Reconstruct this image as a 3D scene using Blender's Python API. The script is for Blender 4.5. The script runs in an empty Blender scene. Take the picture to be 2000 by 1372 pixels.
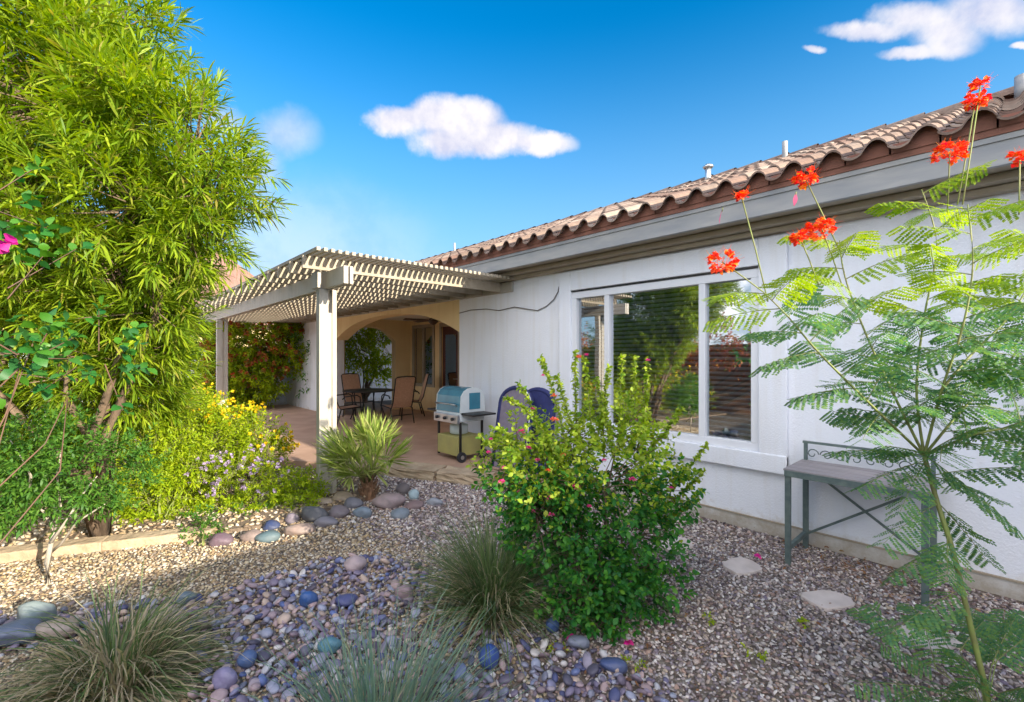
import bpy, math, random
import numpy as np
from mathutils import Vector, Matrix
random.seed(7); rng = np.random.default_rng(11)
scn = bpy.context.scene; col = scn.collection
# ------------------------------------------------------------------ survey helpers
H = 1.65; FP = 896.0; YAW = math.radians(42.5); HY = 695.0
SF, CF = math.sin(YAW), math.cos(YAW)
def W(px, py, t):
    r = (px-1000)/FP*t
    return Vector((SF*t+CF*r, CF*t-SF*r, H+(HY-py)/FP*t))
def G(px, py, z=0.0):
    return W(px, py, (H-z)*FP/(py-HY))
def GT(py, z=0.0): return (H-z)*FP/(py-HY)
def onX(px, py, X):
    r = (px-1000)/FP; return W(px, py, X/(SF+CF*r))
# ------------------------------------------------------------------ tagging
def tag(o, label=None, cat=None, group=None, kind=None):
    if label: o['label'] = label
    if cat: o['category'] = cat
    if group: o['group'] = group
    if kind: o['kind'] = kind
    return o
def empty(name, loc, label=None, cat=None, group=None, rz=0, scale=1):
    o = bpy.data.objects.new(name, None); col.objects.link(o)
    o.location = loc; o.rotation_euler = (0, 0, rz); o.scale = (scale,)*3
    o.empty_display_size = .1
    return tag(o, label, cat, group)
def link(name, me, mat, parent=None):
    o = bpy.data.objects.new(name, me); col.objects.link(o)
    for m in (mat if isinstance(mat, (list, tuple)) else [mat]): me.materials.append(m)
    if parent is not None: o.parent = parent
    return o
def copy_tree(o, parent=None):
    c = o.copy(); col.objects.link(c); c.parent = parent
    for ch in [x for x in bpy.data.objects if x.parent == o]: copy_tree(ch, c)
    return c
# ------------------------------------------------------------------ materials
def nm(name):
    m = bpy.data.materials.new(name); m.use_nodes = True
    nt = m.node_tree; b = nt.nodes['Principled BSDF']; return m, nt, b
def N(nt, t, **k):
    n = nt.nodes.new(t)
    for a, v in k.items():
        if a.startswith('i_'): n.inputs[a[2:].replace('_', ' ')].default_value = v
        else: setattr(n, a, v)
    return n
def ramp(nt, cols, fac, inter='LINEAR'):
    r = nt.nodes.new('ShaderNodeValToRGB'); cr = r.color_ramp; cr.interpolation = inter
    for i, (p, c) in enumerate(cols):
        e = cr.elements[i] if i < 2 else cr.elements.new(p)
        e.position = p; e.color = (*c, 1)
    nt.links.new(fac, r.inputs['Fac']); return r.outputs['Color']
def surf(name, c1, c2=None, scale=8, rough=.8, bump=.2, bscale=60, bdist=.01, metal=0, detail=5, stretch=None, spec=.5):
    m, nt, b = nm(name)
    tc = N(nt, 'ShaderNodeTexCoord'); vec = tc.outputs['Object']
    if stretch:
        mp = N(nt, 'ShaderNodeMapping'); mp.inputs['Scale'].default_value = stretch
        nt.links.new(vec, mp.inputs['Vector']); vec = mp.outputs['Vector']
    n = N(nt, 'ShaderNodeTexNoise', i_Scale=scale, i_Detail=detail); nt.links.new(vec, n.inputs['Vector'])
    c2 = c2 or tuple(x*.8 for x in c1)
    nt.links.new(ramp(nt, [(.32, c1), (.68, c2)], n.outputs['Fac']), b.inputs['Base Color'])
    b.inputs['Roughness'].default_value = rough; b.inputs['Metallic'].default_value = metal
    b.inputs['Specular IOR Level'].default_value = spec
    if bump:
        n2 = N(nt, 'ShaderNodeTexNoise', i_Scale=bscale, i_Detail=6); nt.links.new(vec, n2.inputs['Vector'])
        bp = N(nt, 'ShaderNodeBump', i_Strength=bump, i_Distance=bdist)
        nt.links.new(n2.outputs['Fac'], bp.inputs['Height']); nt.links.new(bp.outputs['Normal'], b.inputs['Normal'])
    return m
def island(name, cols, rough=.6, bump=.3, bscale=90, trans=0, spec=.4, inter='LINEAR', mott=.25):
    """colour picked per island (each leaf / stone / tile has its own)"""
    m, nt, b = nm(name)
    g = N(nt, 'ShaderNodeNewGeometry')
    c = ramp(nt, cols, g.outputs['Random Per Island'], inter)
    tc = N(nt, 'ShaderNodeTexCoord')
    if mott:
        n = N(nt, 'ShaderNodeTexNoise', i_Scale=bscale*.4, i_Detail=4); nt.links.new(tc.outputs['Object'], n.inputs['Vector'])
        mx = N(nt, 'ShaderNodeMix', data_type='RGBA', blend_type='OVERLAY'); mx.inputs[0].default_value = mott
        nt.links.new(c, mx.inputs[6]); nt.links.new(n.outputs['Fac'], mx.inputs[7]); c = mx.outputs[2]
    nt.links.new(c, b.inputs['Base Color'])
    b.inputs['Roughness'].default_value = rough; b.inputs['Specular IOR Level'].default_value = spec
    if bump:
        n2 = N(nt, 'ShaderNodeTexNoise', i_Scale=bscale, i_Detail=3); nt.links.new(tc.outputs['Object'], n2.inputs['Vector'])
        bp = N(nt, 'ShaderNodeBump', i_Strength=bump, i_Distance=.004)
        nt.links.new(n2.outputs['Fac'], bp.inputs['Height']); nt.links.new(bp.outputs['Normal'], b.inputs['Normal'])
    if trans:
        t = N(nt, 'ShaderNodeBsdfTranslucent'); h = N(nt, 'ShaderNodeHueSaturation', i_Hue=.49, i_Saturation=1.15, i_Value=1.5)
        nt.links.new(c, h.inputs['Color']); nt.links.new(h.outputs['Color'], t.inputs['Color'])
        ms = N(nt, 'ShaderNodeMixShader'); ms.inputs[0].default_value = trans
        nt.links.new(b.outputs[0], ms.inputs[1]); nt.links.new(t.outputs[0], ms.inputs[2])
        nt.links.new(ms.outputs[0], nt.nodes['Material Output'].inputs['Surface'])
    return m
def leafmat(name, cols, trans=.35, rough=.5):
    k = len(cols); return island(name, [(i/(k-1) if k > 1 else 0, c) for i, c in enumerate(cols)], rough, 0, 60, trans, .35, mott=0)
M = {}
# stucco with faint rain streaks
def stucco(name, c1, c2, streak=None):
    m = surf(name, c1, c2, 1.6, .93, .6, 70, .008, spec=.2)
    nt = m.node_tree; b = nt.nodes['Principled BSDF']; src = b.inputs['Base Color'].links[0].from_socket
    tc = N(nt, 'ShaderNodeTexCoord'); mp = N(nt, 'ShaderNodeMapping'); mp.inputs['Scale'].default_value = (7, 7, .5); nt.links.new(tc.outputs['Object'], mp.inputs['Vector'])
    n = N(nt, 'ShaderNodeTexNoise', i_Scale=1.3, i_Detail=5); nt.links.new(mp.outputs[0], n.inputs['Vector'])
    k = ramp(nt, [(.5, (1, 1, 1)), (.78, (.80, .73, .60))], n.outputs['Fac'])
    mx = N(nt, 'ShaderNodeMix', data_type='RGBA', blend_type='MULTIPLY'); mx.inputs[0].default_value = .35; nt.links.new(src, mx.inputs[6]); nt.links.new(k, mx.inputs[7])
    # rain splash dirt along the foot of the wall
    sp = N(nt, 'ShaderNodeSeparateXYZ'); nt.links.new(tc.outputs['Object'], sp.inputs[0]); n2 = N(nt, 'ShaderNodeTexNoise', i_Scale=9.0, i_Detail=7, i_Roughness=.7); nt.links.new(tc.outputs['Object'], n2.inputs['Vector'])
    a = N(nt, 'ShaderNodeMath', operation='MULTIPLY_ADD'); nt.links.new(sp.outputs[2], a.inputs[0]); a.inputs[1].default_value = -1.6; nt.links.new(n2.outputs['Fac'], a.inputs[2])
    k2 = ramp(nt, [(.22, (1, 1, 1)), (.5, (.72, .64, .54))], a.outputs[0])
    m2 = N(nt, 'ShaderNodeMix', data_type='RGBA', blend_type='MULTIPLY'); m2.inputs[0].default_value = .8; nt.links.new(mx.outputs[2], m2.inputs[6]); nt.links.new(k2, m2.inputs[7])
    nt.links.new(m2.outputs[2], b.inputs['Base Color']); return m
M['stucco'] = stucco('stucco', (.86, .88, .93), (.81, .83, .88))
M['stucco_warm'] = stucco('stucco_warm', (.88, .69, .38), (.82, .62, .33))
M['stucco_base'] = stucco('stucco_base', (.62, .60, .56), (.52, .5, .46))
M['trim'] = surf('trim_paint', (.80, .79, .78), (.74, .73, .72), 5, .6, .1, 80, .003)
M['tan_trim'] = surf('tan_trim', (.40, .34, .25), (.34, .28, .2), 5, .75, .15, 80, .003)
M['fascia'] = surf('fascia_grey', (.40, .39, .37), (.28, .29, .30), 3.5, .7, .25, 40, .004, stretch=(1, .6, 3))
M['pergola'] = surf('pergola_paint', (.50, .46, .40), (.42, .38, .32), 6, .65, .2, 60, .003, stretch=(2, 2, .6))
M['slat'] = surf('pergola_slat', (.42, .36, .27), (.34, .28, .20), 6, .7, .3, 60, .003, stretch=(2, .4, 2))
M['vinyl'] = surf('vinyl_frame', (.80, .81, .84), (.76, .77, .80), 3, .4, 0)
M['mortar'] = surf('tile_underfill', (.30, .13, .09), (.22, .10, .07), 9, .9, .4, 50, .006)
M['tile'] = island('roof_tile', [(0, (.16, .105, .08)), (.3, (.27, .20, .155)), (.6, (.17, .10, .075)), (.85, (.37, .29, .23)), (1, (.09, .06, .05))], .85, .35, 40, 0, .3, mott=.45)
M['deck'] = surf('patio_concrete', (.54, .35, .25), (.43, .27, .19), 2.5, .75, .25, 40, .004)
M['curb'] = surf('curb_stone', (.55, .43, .29), (.40, .29, .19), 5, .9, .8, 14, .03)
M['soil'] = surf('soil', (.26, .19, .13), (.15, .11, .08), 12, .95, .9, 45, .03)
M['bark'] = surf('bark', (.22, .15, .10), (.13, .09, .06), 18, .9, .7, 60, .01, stretch=(1, 1, .25))
M['pale_bark'] = surf('pale_bark', (.50, .44, .36), (.36, .31, .25), 25, .85, .4, 70, .005)
M['greenstem'] = surf('green_stem', (.24, .30, .07), (.20, .19, .07), 14, .6, .2, 60, .003)
M['redstem'] = surf('red_stem', (.17, .08, .05), (.12, .08, .05), 14, .7, .2, 60, .003)
M['dark_metal'] = surf('dark_metal', (.05, .045, .04), (.03, .03, .03), 12, .45, .1, 60, .002, metal=.5)
M['bench_metal'] = surf('bench_metal', (.17, .22, .20), (.10, .14, .14), 14, .6, .3, 70, .003, metal=.3)
M['bench_top'] = surf('bench_top', (.36, .32, .32), (.22, .20, .21), 10, .6, .4, 50, .004, stretch=(1, .2, 1))
M['steel'] = surf('brushed_steel', (.62, .64, .64), (.45, .47, .48), 7, .28, .1, 70, .002, metal=.8)
M['teal_hood'] = surf('teal_enamel', (.06, .25, .34), (.04, .17, .25), 5, .25, 0)
M['white_enamel'] = surf('white_enamel', (.70, .74, .74), (.60, .65, .65), 5, .4, 0)
M['olive_panel'] = surf('olive_panel', (.42, .38, .12), (.33, .30, .11), 5, .6, .1, 50, .002)
M['rubber'] = surf('rubber', (.03, .03, .035), None, 5, .8, 0)
M['navy'] = surf('navy_cloth', (.035, .045, .17), (.025, .03, .11), 12, .8, .2, 90, .003)
M['greycloth'] = surf('grey_cloth', (.26, .22, .28), (.20, .17, .22), 12, .85, .2, 90, .003)
M['whitecord'] = surf('white_piping', (.75, .75, .8), None, 5, .6, 0)
M['sling'] = surf('tan_sling', (.58, .36, .24), (.48, .29, .19), 30, .8, .2, 120, .002)
M['fan'] = surf('fan_wood', (.07, .035, .02), (.04, .02, .015), 10, .5, 0)
M['cable'] = surf('cable_sheath', (.20, .18, .17), None, 5, .7, 0)
M['door'] = surf('door_wood', (.13, .035, .02), (.07, .02, .015), 5, .4, .1, 60, .002, stretch=(4, 4, .5))
M['interior'] = surf('room_dark', (.05, .05, .05), None, 3, .9, 0)
M['blind'] = surf('blind_slats', (.72, .72, .76), (.62, .62, .68), 3, .6, 0)
M['flag'] = surf('flagstone', (.72, .62, .56), (.58, .49, .44), 7, .9, .6, 30, .01)
def glass(name, fac, tint):
    m, nt, b = nm(name); nt.nodes.remove(b)
    tr = N(nt, 'ShaderNodeBsdfTransparent'); tr.inputs[0].default_value = (*tint, 1)
    gl = N(nt, 'ShaderNodeBsdfGlossy'); gl.inputs['Roughness'].default_value = .012
    gl.inputs['Color'].default_value = (.95, .97, 1, 1)
    ms = N(nt, 'ShaderNodeMixShader'); ms.inputs[0].default_value = fac
    tc = N(nt, 'ShaderNodeTexCoord'); n = N(nt, 'ShaderNodeTexNoise', i_Scale=2.2, i_Detail=1)
    bp = N(nt, 'ShaderNodeBump', i_Strength=.25, i_Distance=.003)
    nt.links.new(tc.outputs['Object'], n.inputs['Vector']); nt.links.new(n.outputs['Fac'], bp.inputs['Height']); nt.links.new(bp.outputs['Normal'], gl.inputs['Normal'])
    nt.links.new(tr.outputs[0], ms.inputs[1]); nt.links.new(gl.outputs[0], ms.inputs[2])
    nt.links.new(ms.outputs[0], nt.nodes['Material Output'].inputs['Surface']); return m
M['glass'] = glass('window_glass', .60, (.7, .76, .80))
M['glass_screen'] = glass('screened_glass', .42, (.55, .66, .70))
# gravel and stones
M['gravel_tan'] = island('gravel_tan', [(0, (.52, .38, .20)), (.2, (.24, .17, .10)), (.4, (.66, .54, .36)), (.55, (.12, .09, .07)), (.7, (.42, .29, .18)), (.85, (.76, .68, .55)), (1, (.24, .20, .17))], .8, .2, 120, mott=.2)
M['gravel_grey'] = island('gravel_grey', [(0, (.50, .42, .38)), (.16, (.17, .13, .14)), (.32, (.66, .58, .53)), (.46, (.08, .06, .07)), (.6, (.42, .28, .22)), (.74, (.82, .77, .72)), (.86, (.20, .16, .22)), (1, (.58, .46, .33))], .75, .2, 120, mott=.2)
M['pebble'] = island('river_pebble', [(0, (.25, .20, .26)), (.12, (.07, .08, .18)), (.26, (.48, .34, .32)), (.38, (.13, .10, .14)), (.5, (.33, .34, .43)), (.62, (.07, .06, .09)), (.74, (.52, .39, .31)), (.84, (.10, .14, .33)), (.92, (.42, .42, .46)), (1, (.62, .56, .52))], .5, .25, 70, mott=.35)
m, nt, b = nm('gravel_ground')
tc = N(nt, 'ShaderNodeTexCoord'); v = N(nt, 'ShaderNodeTexVoronoi', i_Scale=38.0); nt.links.new(tc.outputs['Object'], v.inputs['Vector'])
sx = N(nt, 'ShaderNodeSeparateColor'); nt.links.new(v.outputs['Color'], sx.inputs[0])
c = ramp(nt, [(0, (.16, .12, .09)), (.35, (.09, .07, .06)), (.6, (.22, .18, .14)), (.8, (.13, .10, .08)), (1, (.28, .24, .2))], sx.outputs[0])
nt.links.new(c, b.inputs['Base Color']); b.inputs['Roughness'].default_value = .9
bp = N(nt, 'ShaderNodeBump', i_Strength=.8, i_Distance=.012); bp.invert = True
nt.links.new(v.outputs['Distance'], bp.inputs['Height']); nt.links.new(bp.outputs['Normal'], b.inputs['Normal']); M['ground'] = m
# leaves
M['oleander'] = leafmat('oleander_leaf', [(.04, .10, .008), (.20, .32, .012), (.32, .43, .015), (.12, .22, .01), (.25, .37, .012), (.40, .48, .03), (.10, .20, .01), (.24, .36, .02), (.34, .30, .06)], .42)
M['oleander_dk'] = leafmat('sumac_leaf', [(.05, .13, .02), (.10, .20, .02), (.16, .26, .03)], .3)
M['boug_leaf'] = leafmat('bougainvillea_leaf', [(.02, .12, .025), (.04, .18, .03), (.09, .25, .02), (.03, .14, .05)], .35, .4)
M['boug_red'] = leafmat('rust_bracts', [(.55, .14, .05), (.34, .09, .05), (.62, .26, .07), (.16, .18, .03), (.48, .14, .11)], .35)
M['magenta'] = leafmat('magenta_bract', [(.75, .02, .22), (.62, .03, .30), (.80, .06, .28)], .3)
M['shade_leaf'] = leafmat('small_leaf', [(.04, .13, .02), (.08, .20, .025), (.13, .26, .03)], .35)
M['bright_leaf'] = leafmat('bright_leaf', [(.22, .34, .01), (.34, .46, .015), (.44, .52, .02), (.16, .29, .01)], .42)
M['yellow_fl'] = leafmat('yellow_petal', [(.85, .62, .01), (.90, .72, .03), (.80, .50, .01)], .3)
M['purple_fl'] = leafmat('lilac_petal', [(.40, .30, .52), (.52, .42, .60), (.34, .24, .42)], .25)
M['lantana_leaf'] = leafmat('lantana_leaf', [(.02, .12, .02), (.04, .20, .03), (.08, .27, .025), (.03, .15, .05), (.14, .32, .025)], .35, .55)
M['lantana_lit'] = leafmat('lantana_sunlit_leaf', [(.20, .34, .02), (.34, .46, .04), (.44, .50, .07), (.14, .30, .03)], .42, .55)  # yellow-green copy for the bush top, sunlight put into the colour
M['pink_fl'] = leafmat('pink_floret', [(.80, .05, .30), (.85, .15, .35), (.65, .03, .32)], .3)
M['orange_fl'] = leafmat('orange_floret', [(.90, .35, .05), (.85, .12, .15), (.95, .5, .1)], .3)
M['palm'] = leafmat('palm_blade', [(.20, .30, .05), (.32, .40, .08), (.42, .44, .16), (.15, .26, .04)], .3)
M['grass'] = leafmat('deer_grass', [(.10, .17, .05), (.16, .23, .08), (.08, .14, .06), (.24, .27, .12)], .3)
M['straw'] = leafmat('dry_grass', [(.46, .38, .24), (.58, .48, .32), (.32, .26, .17), (.50, .44, .22)], .25)
M['bluegrass'] = leafmat('blue_grass', [(.13, .23, .16), (.20, .30, .20), (.10, .18, .13), (.28, .32, .18)], .3)
M['poin'] = leafmat('poinciana_leaflet', [(.09, .22, .10), (.14, .29, .11), (.20, .33, .08), (.07, .19, .11)], .42, .8)
M['poin_lit'] = leafmat('poinciana_sunlit_leaflet', [(.26, .40, .04), (.36, .47, .05), (.18, .32, .05)], .48, .7)  # lime copy for the upper fronds, sunlit look painted into the leaflets
M['red_fl'] = leafmat('scarlet_petal', [(.85, .05, .02), (.92, .12, .02), (.80, .03, .04), (.95, .38, .03), (.90, .10, .02)], .3)
M['pod'] = leafmat('pink_pod', [(.60, .10, .22), (.5, .08, .16)], .3)
M['litter'] = leafmat('fallen_leaf', [(.22, .10, .05), (.30, .15, .06), (.14, .07, .04), (.34, .24, .08)], .2)
# ------------------------------------------------------------------ mesh builders
class MB:
    def __init__(s): s.v = []; s.f = []; s.m = []
    def face(s, pts, mi=0):
        b = len(s.v); s.v += [tuple(p) for p in pts]; s.f.append(tuple(range(b, b+len(pts)))); s.m.append(mi)
    def hexa(s, p, mi=0):     # p: 4 bottom, 4 top (same winding)
        b = len(s.v); s.v += [tuple(q) for q in p]
        for q in ((0, 3, 2, 1), (4, 5, 6, 7), (0, 1, 5, 4), (1, 2, 6, 5), (2, 3, 7, 6), (3, 0, 4, 7)):
            s.f.append(tuple(b+i for i in q)); s.m.append(mi)
        return s
    def box(s, x0, x1, y0, y1, z0, z1, mi=0):
        return s.hexa([(x0, y0, z0), (x1, y0, z0), (x1, y1, z0), (x0, y1, z0), (x0, y0, z1), (x1, y0, z1), (x1, y1, z1), (x0, y1, z1)], mi)
    def bar(s, a, b, w, h, mi=0, up=(0, 0, 1)):
        a = Vector(a); b = Vector(b); d = (b-a).normalized(); u = Vector(up)
        if abs(d.dot(u)) > .98: u = Vector((1, 0, 0))
        sd = d.cross(u).normalized()*w/2; u2 = sd.cross(d).normalized()*h/2
        return s.hexa([a-sd-u2, a+sd-u2, b+sd-u2, b-sd-u2, a-sd+u2, a+sd+u2, b+sd+u2, b-sd+u2], mi)
    def tube(s, pts, r, n=8, mi=0, cap=True):
        pts = [Vector(p) for p in pts]; b = len(s.v); k = len(pts)
        rs = r if isinstance(r, (list, tuple)) else [r]*k
        for i, p in enumerate(pts):
            d = (pts[min(i+1, k-1)]-pts[max(i-1, 0)]).normalized()
            u = d.cross(Vector((0, 0, 1)))
            if u.length < .05: u = d.cross(Vector((0, 1, 0)))
            u.normalize(); w = d.cross(u)
            for j in range(n):
                a = 2*math.pi*j/n; s.v.append(tuple(p+(u*math.cos(a)+w*math.sin(a))*rs[i]))
        for i in range(k-1):
            for j in range(n):
                j2 = (j+1) % n; s.f.append((b+i*n+j, b+i*n+j2, b+(i+1)*n+j2, b+(i+1)*n+j)); s.m.append(mi)
        if cap:
            s.f.append(tuple(b+j for j in range(n))[::-1]); s.m.append(mi)
            s.f.append(tuple(b+(k-1)*n+j for j in range(n))); s.m.append(mi)
        return s
    def build(s, name, mat, parent=None, smooth=False, bevel=0):
        me = bpy.data.meshes.new(name); me.from_pydata(s.v, [], s.f); me.update()
        if len(set(s.m)) > 1: me.polygons.foreach_set('material_index', s.m)
        o = link(name, me, mat, parent)
        if smooth: me.polygons.foreach_set('use_smooth', [True]*len(me.polygons))
        if bevel:
            bv = o.modifiers.new('bevel', 'BEVEL'); bv.width = bevel; bv.segments = 2; bv.limit_method = 'ANGLE'
        return o
def np_mesh(name, V, faces, mat, parent=None, smooth=False, mi=None):
    """V (n,3); faces: list of int arrays (k,3) or (k,4)"""
    me = bpy.data.meshes.new(name); me.vertices.add(len(V)); me.vertices.foreach_set('co', np.asarray(V, np.float32).ravel())
    faces = [f for f in faces if len(f)]
    idx = np.concatenate([f.ravel() for f in faces]).astype(np.int32)
    tot = np.concatenate([np.full(len(f), f.shape[1]) for f in faces]).astype(np.int32)
    st = np.concatenate([[0], np.cumsum(tot)[:-1]]).astype(np.int32)
    me.loops.add(len(idx)); me.loops.foreach_set('vertex_index', idx)
    me.polygons.add(len(tot)); me.polygons.foreach_set('loop_start', st); me.polygons.foreach_set('loop_total', tot)
    if smooth: me.polygons.foreach_set('use_smooth', np.ones(len(tot), bool))
    if mi is not None: me.polygons.foreach_set('material_index', mi.astype(np.int32))
    me.update(calc_edges=True); me.validate()
    return link(name, me, mat, parent)
def unit(a): return a/np.maximum(np.linalg.norm(a, axis=-1, keepdims=True), 1e-9)
def rdir(n):
    return unit(rng.normal(size=(n, 3)))
def leaf_geo(B, D, L, Wd, droop=.15, wide=.42, nrm=None):
    """curved six-point blades; B,D (n,3), L,Wd (n,) -> verts, tris, quads"""
    n = len(B); D = unit(D)
    up = rdir(n)*.7+np.array([0, 0, 1.]) if nrm is None else nrm
    S = unit(np.cross(D, up)); U = unit(np.cross(S, D))
    L = np.broadcast_to(L, (n,))[:, None]; Wd = np.broadcast_to(Wd, (n,))[:, None]
    dz = np.array([0, 0, -1.])*L*droop
    p1 = B+D*L*wide*.85+dz*.2; p2 = B+D*L*.74+dz*.6; tip = B+D*L+dz*1.15
    fold = U*Wd*.18
    V = np.stack([B, p1-S*Wd*.5+fold, p1+S*Wd*.5+fold, p2-S*Wd*.38+fold, p2+S*Wd*.38+fold, tip], 1).reshape(-1, 3)
    o = np.arange(n)[:, None]*6
    t = np.concatenate([o+np.array([0, 2, 1]), o+np.array([3, 4, 5])]); q = o+np.array([1, 2, 4, 3])
    return V, t, q
def leaves(name, mat, B, D, L, Wd, parent=None, droop=.15, wide=.42, nrm=None):
    V, t, q = leaf_geo(B, D, L, Wd, droop, wide, nrm)
    return np_mesh(name, V, [t, q], mat, parent, True)
def sprigs(P, A, k, slen, ll, lw, ang=(35, 75), rnd=.25):
    """P,A (n,3) twig bases and axes -> leaf arrays"""
    n = len(P); A = unit(A)
    ref = np.where(np.abs(A[:, 2:3]) > .9, np.array([[1., 0, 0]]), np.array([[0, 0, 1.]]))
    u = unit(np.cross(A, ref)); w = np.cross(A, u)
    s = (np.arange(k)+.5)/k; az = np.arange(k)*2.4
    az = az[None]+rng.uniform(0, 6.28, (n, 1)); s = s[None]+rng.normal(0, .04, (n, k))
    sl = slen*rng.uniform(.7, 1.3, (n, 1))
    B = P[:, None]+A[:, None]*(s*sl)[..., None]
    a = np.radians(ang[1]+(ang[0]-ang[1])*s)+rng.normal(0, .12, (n, k))
    D = A[:, None]*np.cos(a)[..., None]+(u[:, None]*np.cos(az)[..., None]+w[:, None]*np.sin(az)[..., None])*np.sin(a)[..., None]
    D = D+rng.normal(0, rnd*.5, D.shape)
    L = ll*rng.uniform(.7, 1.25, (n, k))*(1-.3*np.abs(s-.6))
    Wd = lw*rng.uniform(.75, 1.2, (n, k))
    return B.reshape(-1, 3), D.reshape(-1, 3), L.ravel(), Wd.ravel()
def lobe_points(lobes, dens, clump=.6, sub=9, shell=.55):
    """lobes: (center, (rx,ry,rz)); dens = twigs per m^3-ish of shell -> points, outward axes"""
    PP, AA = [], []
    for l_ in lobes:
        c, r = l_[:2]; df = l_[2] if len(l_) > 2 else 1
        c = np.array(c); r = np.array(r if hasattr(r, '__len__') else (r, r, r), float)
        n = max(8, int(df*dens*(r[0]*r[1]*r[2])**(2/3)))
        nc = int(n*clump); cd = rdir(sub); cr = rng.uniform(.55, 1.05, (sub, 1))
        i = rng.integers(0, sub, nc)
        q = (cd*cr)[i]+rng.normal(0, .2, (nc, 3))
        q2 = rdir(n-nc)*(rng.uniform(shell**2, 1, (n-nc, 1))**.5)
        Q = np.concatenate([q, q2]); PP.append(c+Q*r)
        AA.append(unit(unit(Q*r)*.8+np.array([0, 0, .35])+rdir(n)*.45))
    return np.concatenate(PP), np.concatenate(AA)
def branch_path(a, b, k=6, wob=.08, sag=0):
    a = Vector(a); b = Vector(b); L = (b-a).length; out = []
    for i in range(k):
        s = i/(k-1); p = a.lerp(b, s)
        if 0 < i < k-1: p = p+Vector([random.gauss(0, wob*L*.5) for _ in range(3)])
        p.z += math.sin(s*math.pi)*sag*L; out.append(p)
    return out
def twig_mesh(P0, P1, r, name, mat, parent):
    """straight thin 3-sided twigs, n of them"""
    n = len(P0); d = unit(P1-P0); ref = np.where(np.abs(d[:, 2:3]) > .9, np.array([[1., 0, 0]]), np.array([[0, 0, 1.]]))
    u = unit(np.cross(d, ref)); w = np.cross(d, u); V = []
    for P, rr in ((P0, r), (P1, r*.4)):
        for j in range(3):
            a = j*2.0944; V.append(P+(u*math.cos(a)+w*math.sin(a))*rr)
    V = np.stack(V, 1).reshape(-1, 3); o = np.arange(n)[:, None]*6
    q = np.concatenate([o+np.array([j, (j+1) % 3, 3+(j+1) % 3, 3+j]) for j in range(3)])
    return np_mesh(name, V, [q], mat, parent, True)
def bush(name, label, cat, base, lobes, dens, k, slen, ll, lw, mat, stem_mat, group=None, ang=(35, 75), droop=.15, wide=.42,
         nstem=5, stem_r=.007, flowers=(), part='foliage', clump=.6, twigs=.3, shell=.55, stem_name='stem', split=None):
    root = empty(name, base, label, cat, group)
    base = Vector(base); loc = np.array(base)
    P, A = lobe_points([(np.array(l[0])-loc,)+tuple(l[1:]) for l in lobes], dens, clump, shell=shell)
    P[:, 2] = np.maximum(P[:, 2], .02)
    B, D, L, Wd = sprigs(P, A, k, slen, ll, lw, ang)
    B[:, 2] = np.maximum(B[:, 2], .01)
    if split:      # leaves above a height take a paler colour, painted as sunlit
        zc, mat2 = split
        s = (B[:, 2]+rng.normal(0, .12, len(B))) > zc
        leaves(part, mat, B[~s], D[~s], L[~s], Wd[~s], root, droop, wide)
        leaves('sunlit_foliage', mat2, B[s], D[s], L[s], Wd[s], root, droop, wide)
    else: leaves(part, mat, B, D, L, Wd, root, droop, wide)
    mb = MB(); cs = [Vector(l_[0])-base for l_ in lobes]
    for i in range(nstem):
        c = cs[i % len(cs)]; st = Vector((random.gauss(0, .03), random.gauss(0, .03), 0))
        pth = branch_path(st, c*random.uniform(.8, 1.05), 6, .07, .03)
        mb.tube(pth, [stem_r*(1-.7*j/5) for j in range(6)], 7)
    o = mb.build(stem_name, stem_mat, root, True)
    if twigs:
        nt_ = int(len(P)*twigs); idx = rng.choice(len(P), nt_, replace=False)
        C = np.array([list(c) for c in cs]); dd = np.linalg.norm(P[idx][:, None]-C[None], axis=2); cc = C[dd.argmin(1)]
        P1 = P[idx]+A[idx]*slen*.8; P0 = cc+(P[idx]-cc)*.25+rng.normal(0, .02, (nt_, 3)); P0[:, 2] = np.maximum(P0[:, 2], .01)
        tw = twig_mesh(P0, P1, .0035+stem_r*.08, 'twigs', stem_mat, root)
    for fname, fmat, nf, npet, fs, up in flowers:
        idx = rng.choice(len(P), min(nf, len(P)), replace=False, p=None)
        if up:
            sc = P[:, 2]*up+rng.uniform(0, .25, len(P)); idx = np.argsort(-sc)[:nf*3][::3][:nf]
        FP_, FA = P[idx]+A[idx]*slen*1.15, A[idx]
        b_, d_, l_, w_ = sprigs(FP_, FA, npet, fs*.35, fs*.62, fs*.5, (20, 88), .2)
        o_ = leaves(fname, fmat, b_, d_, l_, w_, root, .05, .6)
        if nf > 100: o_['kind'] = 'stuff'
    return root
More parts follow.
